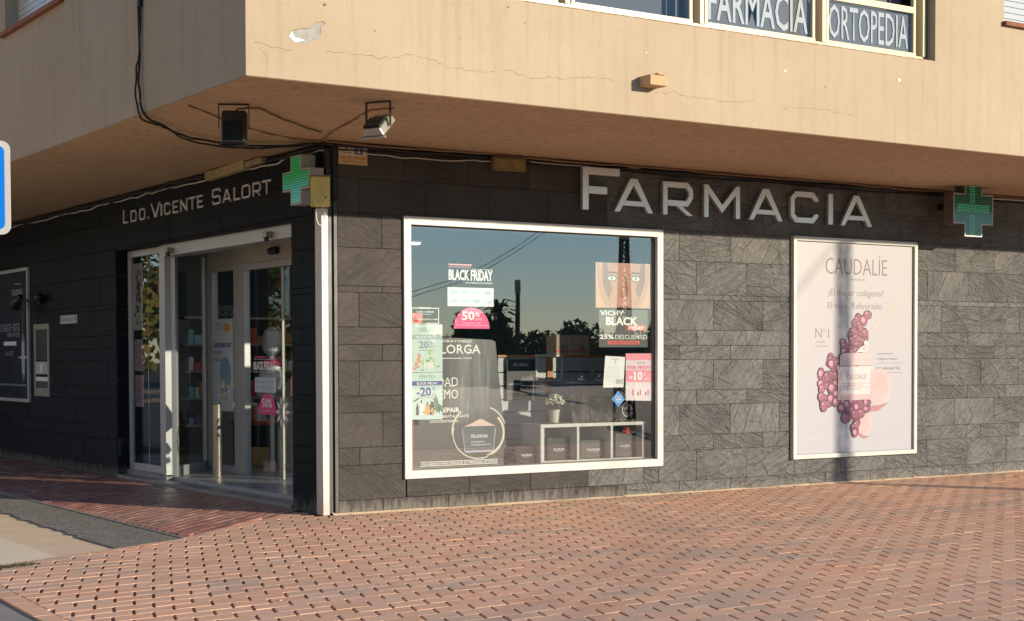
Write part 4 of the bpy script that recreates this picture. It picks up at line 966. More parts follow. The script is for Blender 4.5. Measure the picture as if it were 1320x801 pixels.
for i, (x, z, r) in enumerate(cl):
    y = YP-.0012-.00006*i; a = gr.uniform(.85, 1.15)
    mb.disc(x, z, r*a, r/a, y, 14, 0); mb.disc(x+.002, z, r*a*.84, r/a*.84, y-.00001-.00001, 12, 1); mb.disc(x-r*.12, z+r*.1, r*.52, r*.5, y-.00004, 10, 2 if gr.random() < .55 else 1); mb.disc(x-r*.3, z+r*.35, r*.16, r*.13, y-.00005, 6, 3)
mb.build('grape_print', gk, gp)
pk = [flat('blush_print', (.46, .33, .34), .3, 0, .03), flat('blush_pale_print', (.44, .36, .37), .3, 0, .03), flat('blush_deep_print', (.34, .17, .19), .3, 0, .05), flat('jar_white_print', (.50, .45, .46), .3, 0, .03)]
mb = MB()
mb.disc(.41, -.48, .20, .235, YP-.001, 28, 1); mb.disc(.39, -.47, .17, .20, YP-.0014, 26, 0); mb.face([(.17, -.70), (.26, -.765), (.38, -.765), (.50, -.70), (.56, -.66), (.40, -.69), (.26, -.70)], YP-.0018, 2)
mb.disc(.15, -.90, .14, .17, YP-.001, 22, 1); mb.disc(.14, -.89, .12, .14, YP-.0014, 20, 0); mb.face([(.02, -.98), (.08, -1.07), (.16, -1.09), (.25, -1.06), (.16, -1.06), (.08, -1.02)], YP-.0018, 2)
mb.build('droplet_print', pk, gp)
mb = MB(); yj = YP-.0115
mb.face([(-.28, -.62), (.28, -.62), (.30, -.58), (.30, -.26), (.26, -.22), (-.26, -.22), (-.30, -.26), (-.30, -.58)], yj, 3); mb.face([(-.27, -.21), (.27, -.21), (.27, -.09), (.22, -.06), (-.22, -.06), (-.27, -.09)], yj, 1)
mb.rect(-.27, -.145, .27, -.135, yj-.0003, 0); mb.rect(-.298, -.615, -.255, -.25, yj-.0003, 0); mb.rect(.24, -.615, .298, -.25, yj-.0003, 0); mb.rect(-.255, -.615, .24, -.555, yj-.0003, 0)
mb.face([(-.0, -.05), (.06, .0), (.14, .035), (.12, .07), (.16, .10), (.21, .06), (.20, -.02), (.14, -.05)], yj, 3); mb.face([(.08, -.02), (.15, .02), (.15, .06), (.18, .02), (.16, -.03)], yj-.0003, 0)
mb.build('jar_print', pk, gp)
text('CAUDALÍE', -.15, -.375, .17, -.315+.015, yj-.0005, pt, gp, -.005)
mb = MB().rect(-.24, -.425, .24, -.421, yj-.0005).rect(-.24, -.47, .24, -.466, yj-.0005); mb.build('rule', pt, gp)
text('RESVERATROL-LIFT', -.22, -.457, .12, -.437, yj-.0005, pt, gp); text('Crema Cachemir', -.22, -.50, .08, -.48, yj-.0005, pt, gp)
mb = MB(); pts = [(.17, .12), (.30, .25), (.42, .36), (.55, .43), (.66, .52), (.80, .58), (.93, .69)]
mb.strip(pts, .012, YP-.001); mb.strip([(x+.01, z+.012*math.sin(i*2.2)+.012) for i, (x, z) in enumerate(pts)], .005, YP-.0014)
mb.build('stem_print', flat('stem_gold_print', (.56, .38, .28), .5, 0, .1), gp)

# ================================================================== SIGN LETTERS
sg = thing('sign_lettering', 'raised silver FARMACIA letters on the dark tiles above the big window', 'sign')
for ch, x0, x1, z1 in (('F', 2.90, 3.392, 3.515), ('A', 3.318, 3.845, 3.425), ('R', 3.982, 4.408, 3.425), ('M', 4.567, 5.094, 3.425), ('A', 5.224, 5.746, 3.425), ('C', 5.868, 6.308, 3.425), ('I', 6.471, 6.546, 3.425), ('A', 6.67, 7.198, 3.425)):
    bevel(sign_letter(ch, x0, x1, 3.062, z1, .080 if ch == 'F' else .064, -.085, -.035, M['letter'], sg), .003, 1)
    MB().tube([((x0+x1)/2, -.036, 3.25), ((x0+x1)/2, -.0185, 3.25)], .008, 6).build('stand_off', M['black'], sg)
sg2 = thing('sign_lettering', 'thin silver LDO.VICENTE SALORT letters over the entrance', 'sign', (0, 0, 0), SIDE)
big = 'LVS'
for i, (ch, ya, yb) in enumerate([('L', 5.66, 5.50), ('D', 5.393, 5.20), ('O', 5.093, 4.905), ('.', 4.81, 4.775), ('V', 4.70, 4.40), ('I', 4.375, 4.338), ('C', 4.262, 4.077), ('E', 3.99, 3.835), ('N', 3.755, 3.555), ('T', 3.505, 3.30), ('E', 3.25, 3.09),
                                 ('S', 2.822, 2.60), ('A', 2.535, 2.31), ('L', 2.235, 2.08), ('O', 2.025, 1.815), ('R', 1.745, 1.55), ('T', 1.51, 1.30)]):
    tall = i in (0, 4, 11)
    sign_letter(ch, -ya, -yb, 3.195, 3.368 if tall else 3.338, .021, -.034, -.020, M['letter_side'], sg2)

# ================================================================== PHARMACY CROSSES
def led_mat(name, g1, g2, s1, s2, pitch):
    """rows of small green diodes behind a clear front"""
    q = N(name); p = q.obj(); sp = q.n('ShaderNodeSeparateXYZ'); q.l(p, sp.inputs[0])
    r = q.math('FRACT', q.math('MULTIPLY', sp.outputs[2], 1/pitch)); line = q.ramp(q.math('ABSOLUTE', q.math('SUBTRACT', r, .5)), [(.16, 1.0), (.24, 0.0)])
    q.set(Base_Color=(.010, .018, .014), Roughness=.12, Emission_Color=q.mix(line, g1, g2), Emission_Strength=q.math('ADD', s1, q.math('MULTIPLY', line, s2-s1)))
    return q.m
def cross_pts(w_, h_, a, b): return [(-a, -h_), (a, -h_), (a, -b), (w_, -b), (w_, b), (a, b), (a, h_), (-a, h_), (-a, b), (-w_, b), (-w_, -b), (-a, -b)]
def cross(root, w_, h_, a, b, d, led, case, bars):
    MB().prism(cross_pts(w_, h_, a, b), 0, d).build('case', case, root)
    MB().strip(cross_pts(w_-.008, h_-.008, a-.008, b-.008), .014, -.004, True, .002).build('rim', flat('cross_rim', (.42, .46, .44), .4, .3), root)
    MB().face(cross_pts(w_-.018, h_-.018, a-.018, b-.018), -.003).build('led_panel', led, root)
    for x0, x1, z0, z1, mt in bars: MB().rect(x0, z0, x1, z1, -.0045).build('led_bar', mt, root)
c1 = thing('pharmacy_cross', 'unlit dull green cross sign, given a faint glow, projecting from the wall right of the grape poster', 'cross sign', (8.45, -.55, 3.30))
cross(c1, .358, .335, .158, .185, .15, led_mat('dim_led', (.01, .06, .03), (.03, .16, .07), .10, .22, .021), flat('brown_case', (.10, .075, .06), .6), [])  # weak emission puts a green glow into the unlit panel
q = N('smoked_front'); q.set(Base_Color=(.015, .05, .025), Roughness=.04); q.b.inputs['Specular IOR Level'].default_value = 1.0; M['smoke'] = q.m
mb = MB()
for r in range(5):
    for k in range(22): mb.rect(-.29+.0265*k, .045-.020*r, -.29+.0265*k+.011, .045-.020*r+.009, -.0046)
mb.build('diode_row', emis('green_diode', (.06, .60, .25), .45), c1)
mb = MB()
for r in range(24):
    for k in range(4): 
        z = .29-.0265*r
        if abs(z) > .07: mb.rect(-.06+.024*k, z, -.06+.024*k+.009, z+.009, -.0046)
mb.build('diode_row', emis('green_diode', (.06, .60, .25), .45), c1)
MB().box(-.04, .04, .15, .53, .02, .10).build('bracket', M['black'], c1)
c2 = thing('pharmacy_cross', 'lit bright green cross sign by the building corner over the entrance', 'cross sign', (-.24, .275, 3.215), SIDE)
q = N('lit_led'); p = q.obj(); sp = q.n('ShaderNodeSeparateXYZ'); q.l(p, sp.inputs[0])
r = q.math('FRACT', q.math('MULTIPLY', sp.outputs[2], 1/.024)); line = q.ramp(q.math('ABSOLUTE', q.math('SUBTRACT', r, .5)), [(.2, 1.0), (.36, 0.0)])
hue = q.ramp(q.math('ADD', q.math('MULTIPLY', sp.outputs[2], 2.1), .5), [(.36, (.02, .34, .24)), (.60, (.01, .30, .05))])
q.set(Base_Color=(.01, .05, .03), Roughness=.2, Emission_Color=q.mix(line, (.002, .05, .02), hue), Emission_Strength=.42); M['lit_led'] = q.m
cross(c2, .290, .235, .115, .095, .15, M['lit_led'], flat('pale_case', (.34, .32, .31), .5), [])
MB().box(-.03, .03, .15, .22, -.03, .03).build('bracket', M['black'], c2)
MB().tube([(.0, .151, .15), (.0, .153, .15)], .012, 8).build('cable_gland', M['black'], c2)

# ================================================================== CORNER POST, BOXES, LAMPS, CABLES
cp = thing('corner_post', 'white square post at the shop corner, from paving up to the yellow box', 'post', (-.085, .045, 0))
bevel(MB().box(-.035, .035, -.065, .075, 0, 2.93).build('post_body', M['white'], cp), .004)
MB().box(.036, .13, -.04, .02, 0, 3.5).build('joint_strip', M['black'], cp)
yb = thing('junction_box', 'weathered yellow box tilted over the top of the white corner post', 'box', (-.185, -.13, 2.93), R(-14))
bevel(MB().box(-.085, .085, -.05, .05, 0, .28).build('housing', M['yellow'], yb), .008); MB().box(-.09, .09, -.055, .055, .28, .292).build('lid', M['olive'], yb)
MB().disc(.04, .085, .009, .009, -.0515, 8).build('screw_hole', M['black'], yb); text('2 L', -.04, .03, .03, .055, -.0512, flat('stencil_ink', (.16, .16, .2), .6), yb)
MB().box(.0, .05, .05, .12, .12, .16).build('bracket', M['black'], yb)
lp = MB().tube([(-.165+.045*math.cos(a), -.09, 2.86+.10*math.sin(a)) for a in [R(t) for t in range(100, 441, 20)]], .0065, 6)
tag(lp.build('cable_loop', M['pale_cable'], None, True), 'pale cable loop hanging from the yellow box on the corner post', 'cable')
ss = thing('security_sign', 'small cream alarm company plate with a blue square, high on the corner', 'sign', (.22, -.024, 3.467))
MB().box(-.155, .155, 0, .008, -.105, .105).build('plate', flat('cream_plate', (.62, .54, .42), .6), ss); MB().rect(-.15, -.10, .15, -.02, -.001).build('lower_band', flat('ochre_plate', (.55, .40, .15), .6), ss)
MB().strip([(-.152, -.102), (.152, -.102), (.152, .102), (-.152, .102)], .006, -.0015, True).build('rim', flat('ochre_plate', (.55, .40, .15), .6), ss)
MB().rect(.015, -.005, .105, .075, -.0015).build('blue_square', flat('slate_blue_print', (.10, .11, .26), .5), ss); text('i', .05, .01, .07, .06, -.003, M['wt'], ss, .02); text('Seguridad', -.12, -.005, -.02, .018, -.002, M['ink'], ss)
mb = MB().disc(-.07, .055, .012, .012, -.002, 10).face([(-.10, .025), (-.04, .025), (-.055, .043), (-.085, .043)], -.0022); mb.build('emblem', M['red'], ss); text('900 264 400 24h', -.13, -.055, .13, -.03, -.002, M['red'], ss, .01); text('CONECTADO A CENTRAL', -.12, -.085, .12, -.07, -.002, M['ink'], ss)
s3 = thing('security_sign', 'cream alarm plate half hidden behind the lit green cross', 'sign', (-.03, .60, 3.40), SIDE)
MB().box(-.08, .08, 0, .008, -.13, .12).build('plate', flat('cream_plate', (.62, .54, .42), .6), s3); MB().face([(-.06, -.01), (.0, -.01), (-.015, .03), (-.045, .03)], -.001).build('emblem', M['red'], s3); text('Seg', -.06, -.06, .0, -.04, -.001, M['ink'], s3)
el = thing('emergency_lamp', 'dull yellow lamp box under the soffit left of the FARMACIA letters', 'lamp', (1.98, -.055, 3.475))
bevel(MB().box(-.20, .20, -.04, .035, -.07, .07).build('housing', M['olive'], el), .01); MB().rect(-.17, -.045, .17, .045, -.0415).build('diffuser', flat('amber_diffuser', (.24, .17, .05), .4), el); MB().rect(-.02, -.06, .05, .02, -.043).build('bulb_shadow', M['olive'], el)
e2 = thing('emergency_lamp', 'long cream lamp box under the soffit over the entrance sign letters', 'lamp', (-.07, 2.32, 3.52), SIDE)
e2.rotation_euler = (0, R(-1.5), SIDE)
bevel(MB().box(-.52, .52, -.045, .045, -.05, .05).build('housing', flat('crusty_cream', (.34, .27, .15), .8, 0, .3, 25), e2), .012)
bevel(MB().box(.55, .95, -.04, .03, -.035, .02).build('cable_cover', flat('crusty_cream', (.34, .27, .15), .8, 0, .3, 25), e2), .01)
def floodlight(loc, turn, tilt, label, mat, w_=.22, h_=.27, d=.07):
    t = thing('floodlight', label, 'floodlight', loc, turn, 'floodlights under the soffit')
    br = MB(); x = w_/2+.015
    br.box(-x, x, -.012, .012, -.010, -.002); br.box(-x, -x+.006, -.012, .012, -.20, -.0105); br.box(x-.006, x, -.012, .012, -.20, -.0105); br.build('bracket', M['black'], t)
    m = Matrix.Translation((0, 0, -.19)) @ Matrix.Rotation(tilt, 4, 'X')
    def tr(mb): mb.v = [tuple(m @ Vector(v)) for v in mb.v]; return mb
    bevel(tr(MB().slab([(-w_/2, -d/2), (w_/2, -d/2), (w_/2-.02, d/2), (-w_/2+.02, d/2)], -h_/2, h_/2)).build('body', mat, t), .012)
    f = MB()
    for k in range(11): xx = -w_/2+.03+k*(w_-.06)/10; f.box(xx-.0025, xx+.0025, d/2, d/2+.022, -h_/2+.015, h_*.15)
    tr(f).build('cooling_fins', M['black'], t)
    tr(MB().box(-w_/2+.015, w_/2-.015, -d/2-.004, -d/2-.001, -h_/2+.02, h_/2-.02)).build('lens', flat('lens_glass', (.2, .21, .2), .1), t)
    tr(MB().box(-w_/2-.008, w_/2+.008, -d/2-.014, -d/2, -h_/2-.01, -h_/2+.012)).build('visor', mat, t)
    return t
floodlight((-1.67, -1.55, ZS-.006), R(150), R(12), 'black floodlight with cooling fins hanging nearest the left edge of the soffit', M['black'])
floodlight((-.735, -2.28, ZS-.006), R(120), R(52), 'grey floodlight tilted down under the middle of the soffit edge', flat('worn_grey_casing', (.34, .33, .30), .35, .5), .20, .24)
def cable(pts, r, mat, label, sub=5, jit=.004, n=5):
    P = []
    for i in range(len(pts)-1):
        p0, p1, p2, p3 = [Vector(pts[max(0, min(len(pts)-1, j))]) for j in (i-1, i, i+1, i+2)]
        for k in range(sub):
            t = k/sub; P.append(.5*((2*p1)+(-p0+p2)*t+(2*p0-5*p1+4*p2-p3)*t*t+(-p0+3*p1-3*p2+p3)*t**3)+Vector((rng.gauss(0, jit), rng.gauss(0, jit), rng.gauss(0, jit))))
    P.append(Vector(pts[-1])); return tag(MB().tube(P, r, n).build('cable', mat, None, True), label, 'cable')
zc = ZS-.03
cable([(XO-.02, -.658, 6.5), (XO-.02, -.65, 5.2), (XO-.03, -.64, 4.2), (XO-.03, -.66, 3.75), (XO+.0, -.70, 3.56), (-1.87, -.415, zc-.01), (-1.34, .205, zc-.015), (-.82, .40, zc-.02), (-.40, .30, zc-.02), (-.15, .02, zc)], .011, M['cable'], 'black cable running down the shaded facade and sagging under the soffit to the corner')
cable([(XO-.02, -.69, 6.5), (XO-.03, -.70, 5.2), (XO-.02, -.67, 4.3), (XO-.045, -.62, 3.9), (XO-.035, -.60, 3.66), (XO+.02, -.60, 3.53), (-1.80, -.34, zc-.02), (-1.3, .28, zc-.035), (-.75, .47, zc-.04), (-.30, .26, zc-.02), (-.1, .01, zc)], .009, M['cable'], 'thinner black cable beside the one down the shaded facade')
MB().box(-.02, .02, -.02, .02, 4.47, 4.53).build('cable_clip', M['black'], bpy.data.objects['cable'], loc=(XO-.02, -.66, 0))
cable([(-1.66, -1.57, ZS-.05), (-1.45, -1.53, ZS-.02), (-1.09, -1.17, ZS-.02), (-.85, -.95, ZS-.02), (-.42, -.57, ZS-.02), (-.38, -.53, ZS-.02)], .008, M['green_cable'], 'green cable clipped across the soffit from the black floodlight')
cable([(-1.967, -1.306, ZS-.012), (-1.472, -.826, ZS-.015), (-1.03, -.397, ZS-.012), (-.478, -.034, ZS-.012), (-.1, .0, ZS-.02)], .009, M['tan_cable'], 'painted over cable crossing the soffit behind the black floodlight')
cable([(-.469, -2.065, ZS-.012), (-.581, -1.897, ZS-.012), (-.455, -1.312, ZS-.012), (-.258, -.477, ZS-.012), (-.12, -.08, ZS-.02)], .009, M['tan_cable'], 'painted over cable from the grey floodlight to the corner')
for k, (r, m, dz, dy, lab) in enumerate(((.016, M['cable'], -.035, -.035, 'thick black cable along the soffit above the FARMACIA letters'), (.011, M['tan_cable'], -.012, -.065, 'brown painted cable along the soffit above the FARMACIA letters'), (.008, M['cable'], -.07, -.03, 'thin black cable sagging between clips above the FARMACIA letters'))):
    pts = [(x, dy, ZS+dz-(.018*abs(math.sin(x*1.3+k)))) for x in [-.1+.55*i for i in range(26)]]
    cable(pts, r, m, lab, 3, .003)
cable([(x, -.04, ZS-.095-.02*math.sin(x*2)) for x in (.35, .9, 1.5, 1.78)], .007, M['pale_cable'], 'pale cable between the alarm plate and the dull yellow lamp box', 4)
cable([(x, -.04, ZS-.05-.012*math.sin(x*3)) for x in (2.2, 2.7, 3.3, 3.7)], .006, M['pale_cable'], 'pale cable running right from the dull yellow lamp box', 4)
cable([(x, -.06, ZS-.06+.01*math.sin(x*2)) for x in (8.9, 10, 11.2, 12.4)], .012, M['pale_cable'], 'pale pipe under the soffit right of the unlit cross sign', 3, .001)
for k, (r, m, dz, dx, lab) in enumerate(((.018, M['cable'], -.03, -.035, 'thick black cable along the soffit above the entrance lettering'), (.010, M['pale_cable'], -.075, -.03, 'pale frayed cable along the soffit above the entrance lettering'), (.012, M['cable'], -.055, -.05, 'second black cable along the soffit above the entrance lettering'))):
    cable([(dx, y, ZS+dz-.022*abs(math.sin(y*1.7+k*2))) for y in [.05+.55*i for i in range(25)]], r, m, lab, 3, .006)
cable([(.02, -.05, 3.55), (.01, -.055, 3.3), (.025, -.05, 3.1), (-.02, -.06, 2.95)], .010, M['cable'], 'black cable dropping down the corner behind the yellow box', 4, .004)

# ================================================================== ENTRANCE
en = thing('entrance', 'glazed shop entrance set back in the shaded wall with grey aluminium frames', 'entrance', (0, 0, 0), SIDE)
Z0 = .08
MB().box(-5.99, -.86, -.035, .2, -.06, .035).build('threshold_step', M['threshold'], en); MB().box(-5.99, -.86, .201, 1.3, -.05, Z0).build('vestibule_floor', M['room_floor'], en)
MB().box(-5.98, -4.62, .10, .20, .036, Z0+.02).build('sill', M['threshold'], en)
GA = M['grey_alu']
# sidelight
o = MB().box(-5.97, -4.72, .13, .18, Z0+.02, .19).box(-5.97, -4.72, .13, .18, 2.79, 2.87).box(-5.97, -5.90, .13, .18, .191, 2.789); bevel(o.build('sidelight_frame', GA, en), .003)
bevel(MB().box(-4.80, -4.62, .10, .19, Z0, 2.873).build('door_post', GA, en), .003)
MB().box(-5.899, -4.80, .150, .158, .19, 2.79).build('pane', M['glass_door'], en)
MB().box(-5.35, -5.34, .159, .161, .19, 2.79).build('glass_joint', M['pale_cable'], en)
# header with two spots
bevel(MB().box(-4.619, -.866, .08, .30, 2.735, 2.872).build('header', GA, en), .003)
for y in (-4.32, -1.55):
    b = MB().box(y-.05, y+.05, -.0, .079, 2.76, 2.82); bevel(b.build('spotlight', M['steel'], en), .006)
    MB().tube([(y, .03, 2.76), (y, .03, 2.72)], .028, 8).build('spot_lens', M['black'], en)
MB().box(-5.99, -.5, .301, 1.1, 2.905, 2.95).build('vestibule_ceiling', M['beige'], en)
# angled return leaf
leaf = MB(); P0_, P1_ = Vector((-4.60, .20)), Vector((-5.52, 1.0)); d = (P1_-P0_); L = d.length; ang = math.atan2(d.y, d.x)
def leafpart(name, a, b, z0, z1, mat, t=.05, off=0):
    o = MB().box(a, b, -t/2+off, t/2+off, z0, z1).build(name, mat, en, loc=(P0_.x, P0_.y, 0)); o.rotation_euler = (0, 0, ang); return o
leafpart('leaf_stile', 0, .10, Z0, 2.90, GA); leafpart('leaf_stile', L-.09, L, Z0, 2.90, GA); leafpart('leaf_rail', .101, L-.091, Z0, .20, GA); leafpart('leaf_rail', .101, L-.091, 2.80, 2.90, GA); leafpart('pane', .101, L-.091, .20, 2.80, M['glass_door'], .008)
# inner screen at 1 m depth
for a, b in ((-5.52, -5.27), (-4.60, -4.28)): bevel(MB().box(a, b, .98, 1.06, Z0, 2.9).build('inner_post', GA, en), .003)
MB().box(-5.269, -4.601, 1.0, 1.04, Z0, .17).build('inner_rail', GA, en); MB().box(-5.269, -4.601, .99, 1.03, 2.60, 2.9).build('transom', M['beige'], en)
MB().box(-4.279, -.5, .97, 1.05, 2.66, 2.904).build('transom', M['beige'], en); MB().box(-4.279, -.5, .96, 1.06, 2.575, 2.655).build('slider_track', GA, en)
MB().box(-5.269, -4.601, 1.015, 1.022, .17, 2.60).build('pane', M['glass_door'], en); MB().box(-4.27, -3.28, 1.015, 1.022, Z0+.01, 2.575).build('pane', M['glass_door'], en); MB().box(-3.265, -.5, 1.025, 1.032, Z0+.01, 2.575).build('pane', M['glass_door'], en)
MB().box(-3.281, -3.264, 1.01, 1.035, Z0+.01, 2.575).build('glass_joint', M['pale_cable'], en)
dm = MB()
for i in range(5):
    for k in range(12):
        def P(i_, k_): t = i_/5*math.pi/2; a = math.pi*2*k_/12; return (-3.33+.12*math.cos(t)*math.cos(a), .968-.10*math.cos(t)*max(0, -math.sin(a))-.0*k_, 2.755+.0*t+.06*math.sin(a)*math.cos(t))
        dm.quad([P(i, k), P(i, k+1), P(i+1, k+1), P(i+1, k)])
bevel(MB().box(-3.43, -3.23, .89, .969, 2.715, 2.80).build('door_sensor', M['black'], en), .03, 3)
MB().box(-.56, -.5, .301, 1.09, Z0, 2.904).build('side_wall', M['beige'], en)
# things in and behind the entrance
bo = thing('bollard', 'brushed steel bollard standing in the middle of the glazed entrance', 'bollard', (.60, 4.24, Z0))
mb = MB(); nseg = 20
mb.tube([(0, 0, 0), (0, 0, .875)], .055, nseg, cap=False); o = mb.build('tube', M['steel'], bo, True)
MB().tube([(0, 0, .875), (0, 0, .882)], [.057, .050], nseg).build('cap', M['black'], bo); MB().tube([(0, 0, 0), (0, 0, .012)], .075, nseg).build('base_ring', M['steel'], bo)
def side_sheet(name, label, cat, y, x, z): return thing(name, label, cat, (x, y, z), SIDE)
p1 = side_sheet('poster', 'tall narrow grape poster stuck at the top of the entrance sidelight', 'poster', 5.70, .162, 2.31)
MB().box(-.17, .17, 0, .003, -.44, .40).build('paper', flat('grey_paper', (.42, .40, .42), .6), p1)
mb = MB()
for k in range(30): mb.disc(.02+rng.gauss(0, .035), .02+rng.gauss(0, .13), .028, .028, -.0012-.00003*k, 9)
mb.build('grape_print', gk[0], p1); text('CAUDALIE', -.10, .30, .10, .33, -.001, pt, p1)
for z, lab in ((1.55, 'upper'), (1.10, 'lower')):
    p2 = side_sheet('notice', lab+' one of the two pinkish notices on the entrance sidelight', 'notice', 5.68, .162, z)
    MB().box(-.14, .14, 0, .003, -.20, .20).build('paper', flat('mauve_paper', (.40, .28, .33), .6), p2)
    mb = MB()
    for k in range(16): mb.rect(-.11, .15-.02*k, .11-.1*rng.random(), .156-.02*k, -.001)
    mb.build('fine_print', flat('mauve_ink', (.2, .12, .16), .6), p2)
p3 = side_sheet('standing_poster', 'white product poster with a yellow badge behind the steel bollard', 'poster', 4.93, .975, 1.43)
MB().box(-.33, .31, 0, .012, -.58, .57).build('board', flat('cool_paper', (.52, .56, .60), .5), p3)
text('PROTECCION', -.27, .49, -.03, .52, -.001, M['grey_ink'], p3); text('AVANZADA', -.27, .44, -.08, .465, -.001, M['grey_ink'], p3); MB().disc(.13, .46, .13, .055, -.001, 18).build('badge', flat('mustard_print', (.62, .36, .06), .5), p3)
text('ANTIEDAD DERMATOLOGICO', -.28, .215, .27, .275, -.001, M['navy'], p3, .03); text('REPARADOR', -.28, .13, -.02, .175, -.001, M['grey_ink'], p3, .01); text('TOLERANCIA', -.28, .04, -.02, .085, -.001, M['grey_ink'], p3, .01)
MB().disc(.08, -.12, .17, .22, -.001, 26).build('blue_blob', flat('steel_blue_print', (.20, .33, .42), .5), p3)
mb = MB()
for k in range(24): mb.disc(-.02+rng.gauss(0, .15), -.38+rng.gauss(0, .10), rng.uniform(.02, .05), rng.uniform(.015, .04), -.0022-.00004*k, 7, k % 3)
mb.build('blossom_print', [flat('amber_print', (.62, .30, .08), .5), flat('pale_lime_print', (.58, .64, .34), .5), M['paper']], p3)
p4 = side_sheet('offer_sticker', 'clear black friday sticker with a logo panel on the right door glass', 'sticker', 3.78, 1.012, 1.40)
text('BLACK FRIDAY', -.30, -.03, .30, .07, -.001, M['wt'], p4, .03); MB().rect(-.28, .115, .06, .13, -.001).build('pink_rule', M['pink'], p4); MB().rect(-.30, .095, .30, .099, -.001).build('rule', M['wt'], p4); MB().rect(-.30, -.06, .30, -.056, -.001).build('rule', M['wt'], p4)
MB().box(-.27, .30, 0, .002, -.30, -.12).build('logo_panel', flat('cool_paper', (.52, .56, .60), .5), p4)
mb = MB()
for i in range(4):
    for j in range(2): mb.disc(-.18+.13*i, -.17-.07*j, .04, .014, -.001, 12)
mb.build('logo_print', M['sky_blue'], p4)
p5 = side_sheet('discount_sticker', 'pink half-round fifty percent sticker low on the right door glass', 'sticker', 3.70, 1.012, .84)
MB().face([(-.25, 0), (.25, 0)]+[(.25*math.cos(R(a)), .25*math.sin(R(a))) for a in range(0, 181, 10)][1:-1], 0).build('half_disc', M['pink'], p5); text('50%', -.15, .08, .13, .19, -.001, M['wt'], p5, .02)
MB().rect(-.2, .04, .2, .044, -.001).build('rule', M['wt'], p5)
fs = thing('leaf_sticker', 'white star burst and green leaf sticker beside the pink one on the right door glass', 'sticker', (1.012, 3.28, .88), SIDE)
mb = MB()
for k in range(10):
    a = k*.63; c, s = math.cos(a), math.sin(a); mb.face([(.06*c, .06*s), (.12*c-.03*s, .12*s+.03*c), (.20*c, .20*s), (.12*c+.03*s, .12*s-.03*c)], 0)
mb.build('petals', M['paper'], fs); MB().face([(.24, -.06), (.34, .05), (.52, .09), (.44, -.05), (.32, -.10)], 0).build('leaf', flat('fresh_green_print', (.06, .26, .08), .5), fs); MB().face([(.26, -.20), (.55, -.20), (.55, -.10), (.30, -.13)], 0).build('lime_base', flat('lime_print', (.42, .52, .12), .5), fs)
MB().face([(.22, .20), (.55, .16), (.55, .50), (.36, .52), (.22, .38)], 0).build('peach_shape', flat('peach_print', (.62, .28, .12), .5), fs)
# spinner rack of small packets behind the angled leaf
sk = thing('spinner_rack', 'tall rack of reading glasses and packets behind the angled glass leaf', 'rack', (1.75, 6.55, Z0))
MB().box(-.28, .28, -.02, .02, 1.0, 2.15).build('back_board', flat('rack_board', (.34, .34, .36), .5), sk); MB().box(-.30, .30, -.14, .14, .0, .9).build('base', M['room'], sk)
mb = MB(); rk = random.Random(9)
for i in range(16):
    for j in range(5): x = -.24+.11*j; z = 1.06+.066*i; mb.box(x, x+.075, -.045, -.022, z, z+.018, rk.randrange(3)); mb.box(x+.01, x+.022, -.05, -.046, z-.012, z+.02, 1)
mb.build('spectacle_rows', [M['black'], M['paper'], M['navy']], sk)['kind'] = 'stuff'
sk.rotation_euler = (0, 0, R(-55))
# white counter and a product tower right behind the slider
ct = thing('counter', 'white counter with a slanted front behind the right door glass', 'counter', (1.9, 4.9, Z0), SIDE)
bevel(MB().box(-.45, .55, 0, .6, 0, .95).build('carcass', flat('cool_white', (.5, .52, .55), .5), ct), .01); MB().box(-.5, .6, -.03, .65, .951, .985).build('top', M['white'], ct)
for k in range(6): MB().box(-.4+.16*k, -.3+.16*k, .05, .2, .986, 1.1+.05*(k % 3)).build('product', prods[k], ct)
dsk = thing('display_table', 'dark low table with red and white packs behind the middle glass', 'table', (1.7, 5.9, Z0), SIDE)
MB().box(-.5, .35, 0, .5, .55, .59).build('table_top', M['red'], dsk)
for x in (-.46, .30): MB().box(x, x+.05, .02, .48, 0, .549).build('leg', M['black'], dsk)
for k in range(4): bevel(MB().box(-.25+.13*k, -.16+.13*k, .08, .2, .591, .86-.03*k).build('pack', M['paper'] if k % 2 else flat('salmon_pack', (.62, .22, .16), .5), dsk), .008)
bskt = thing('basket', 'straw coloured basket under the low table inside the entrance', 'basket', (1.75, 5.62, Z0))
MB().tube([(0, 0, 0), (0, 0, .10), (0, 0, .26)], [.13, .17, .16], 16).build('body', flat('straw', (.42, .26, .10), .9, 0, .3, 40), bskt, True)
# mannequin-like white bust cushion seen through the right glass
bt = thing('display_bust', 'white display bust with a pink scarf behind the right door glass', 'display bust', (1.5, 4.62, 1.10))
mb = MB(); prof = [(.02, 0), (.16, .02), (.20, .16), (.17, .30), (.07, .38), (.06, .44), (.13, .50), (.15, .62), (.12, .74), (.03, .80)]
for i in range(len(prof)-1):
    for k in range(18):
        a, b = 2*math.pi*k/18, 2*math.pi*(k+1)/18; (r0, z0), (r1, z1) = prof[i], prof[i+1]
        mb.quad([(r0*math.cos(a)*.8, r0*math.sin(a), z0), (r0*math.cos(b)*.8, r0*math.sin(b), z0), (r1*math.cos(b)*.8, r1*math.sin(b), z1), (r1*math.cos(a)*.8, r1*math.sin(a), z1)])
mb.build('figure', flat('cool_white', (.5, .52, .55), .5), bt, True)
mb = MB()
for i in range(16):
    a, b = 2*math.pi*i/16, 2*math.pi*(i+1)/16; mb.quad([(.09*math.cos(a), .10*math.sin(a), .40), (.09*math.cos(b), .10*math.sin(b), .40), (.16*math.cos(b), .19*math.sin(b), .31+.02*math.sin(b*3)), (.16*math.cos(a), .19*math.sin(a), .31+.02*math.sin(a*3))])
mb.build('scarf', flat('berry_cloth', (.34, .03, .12), .8), bt)
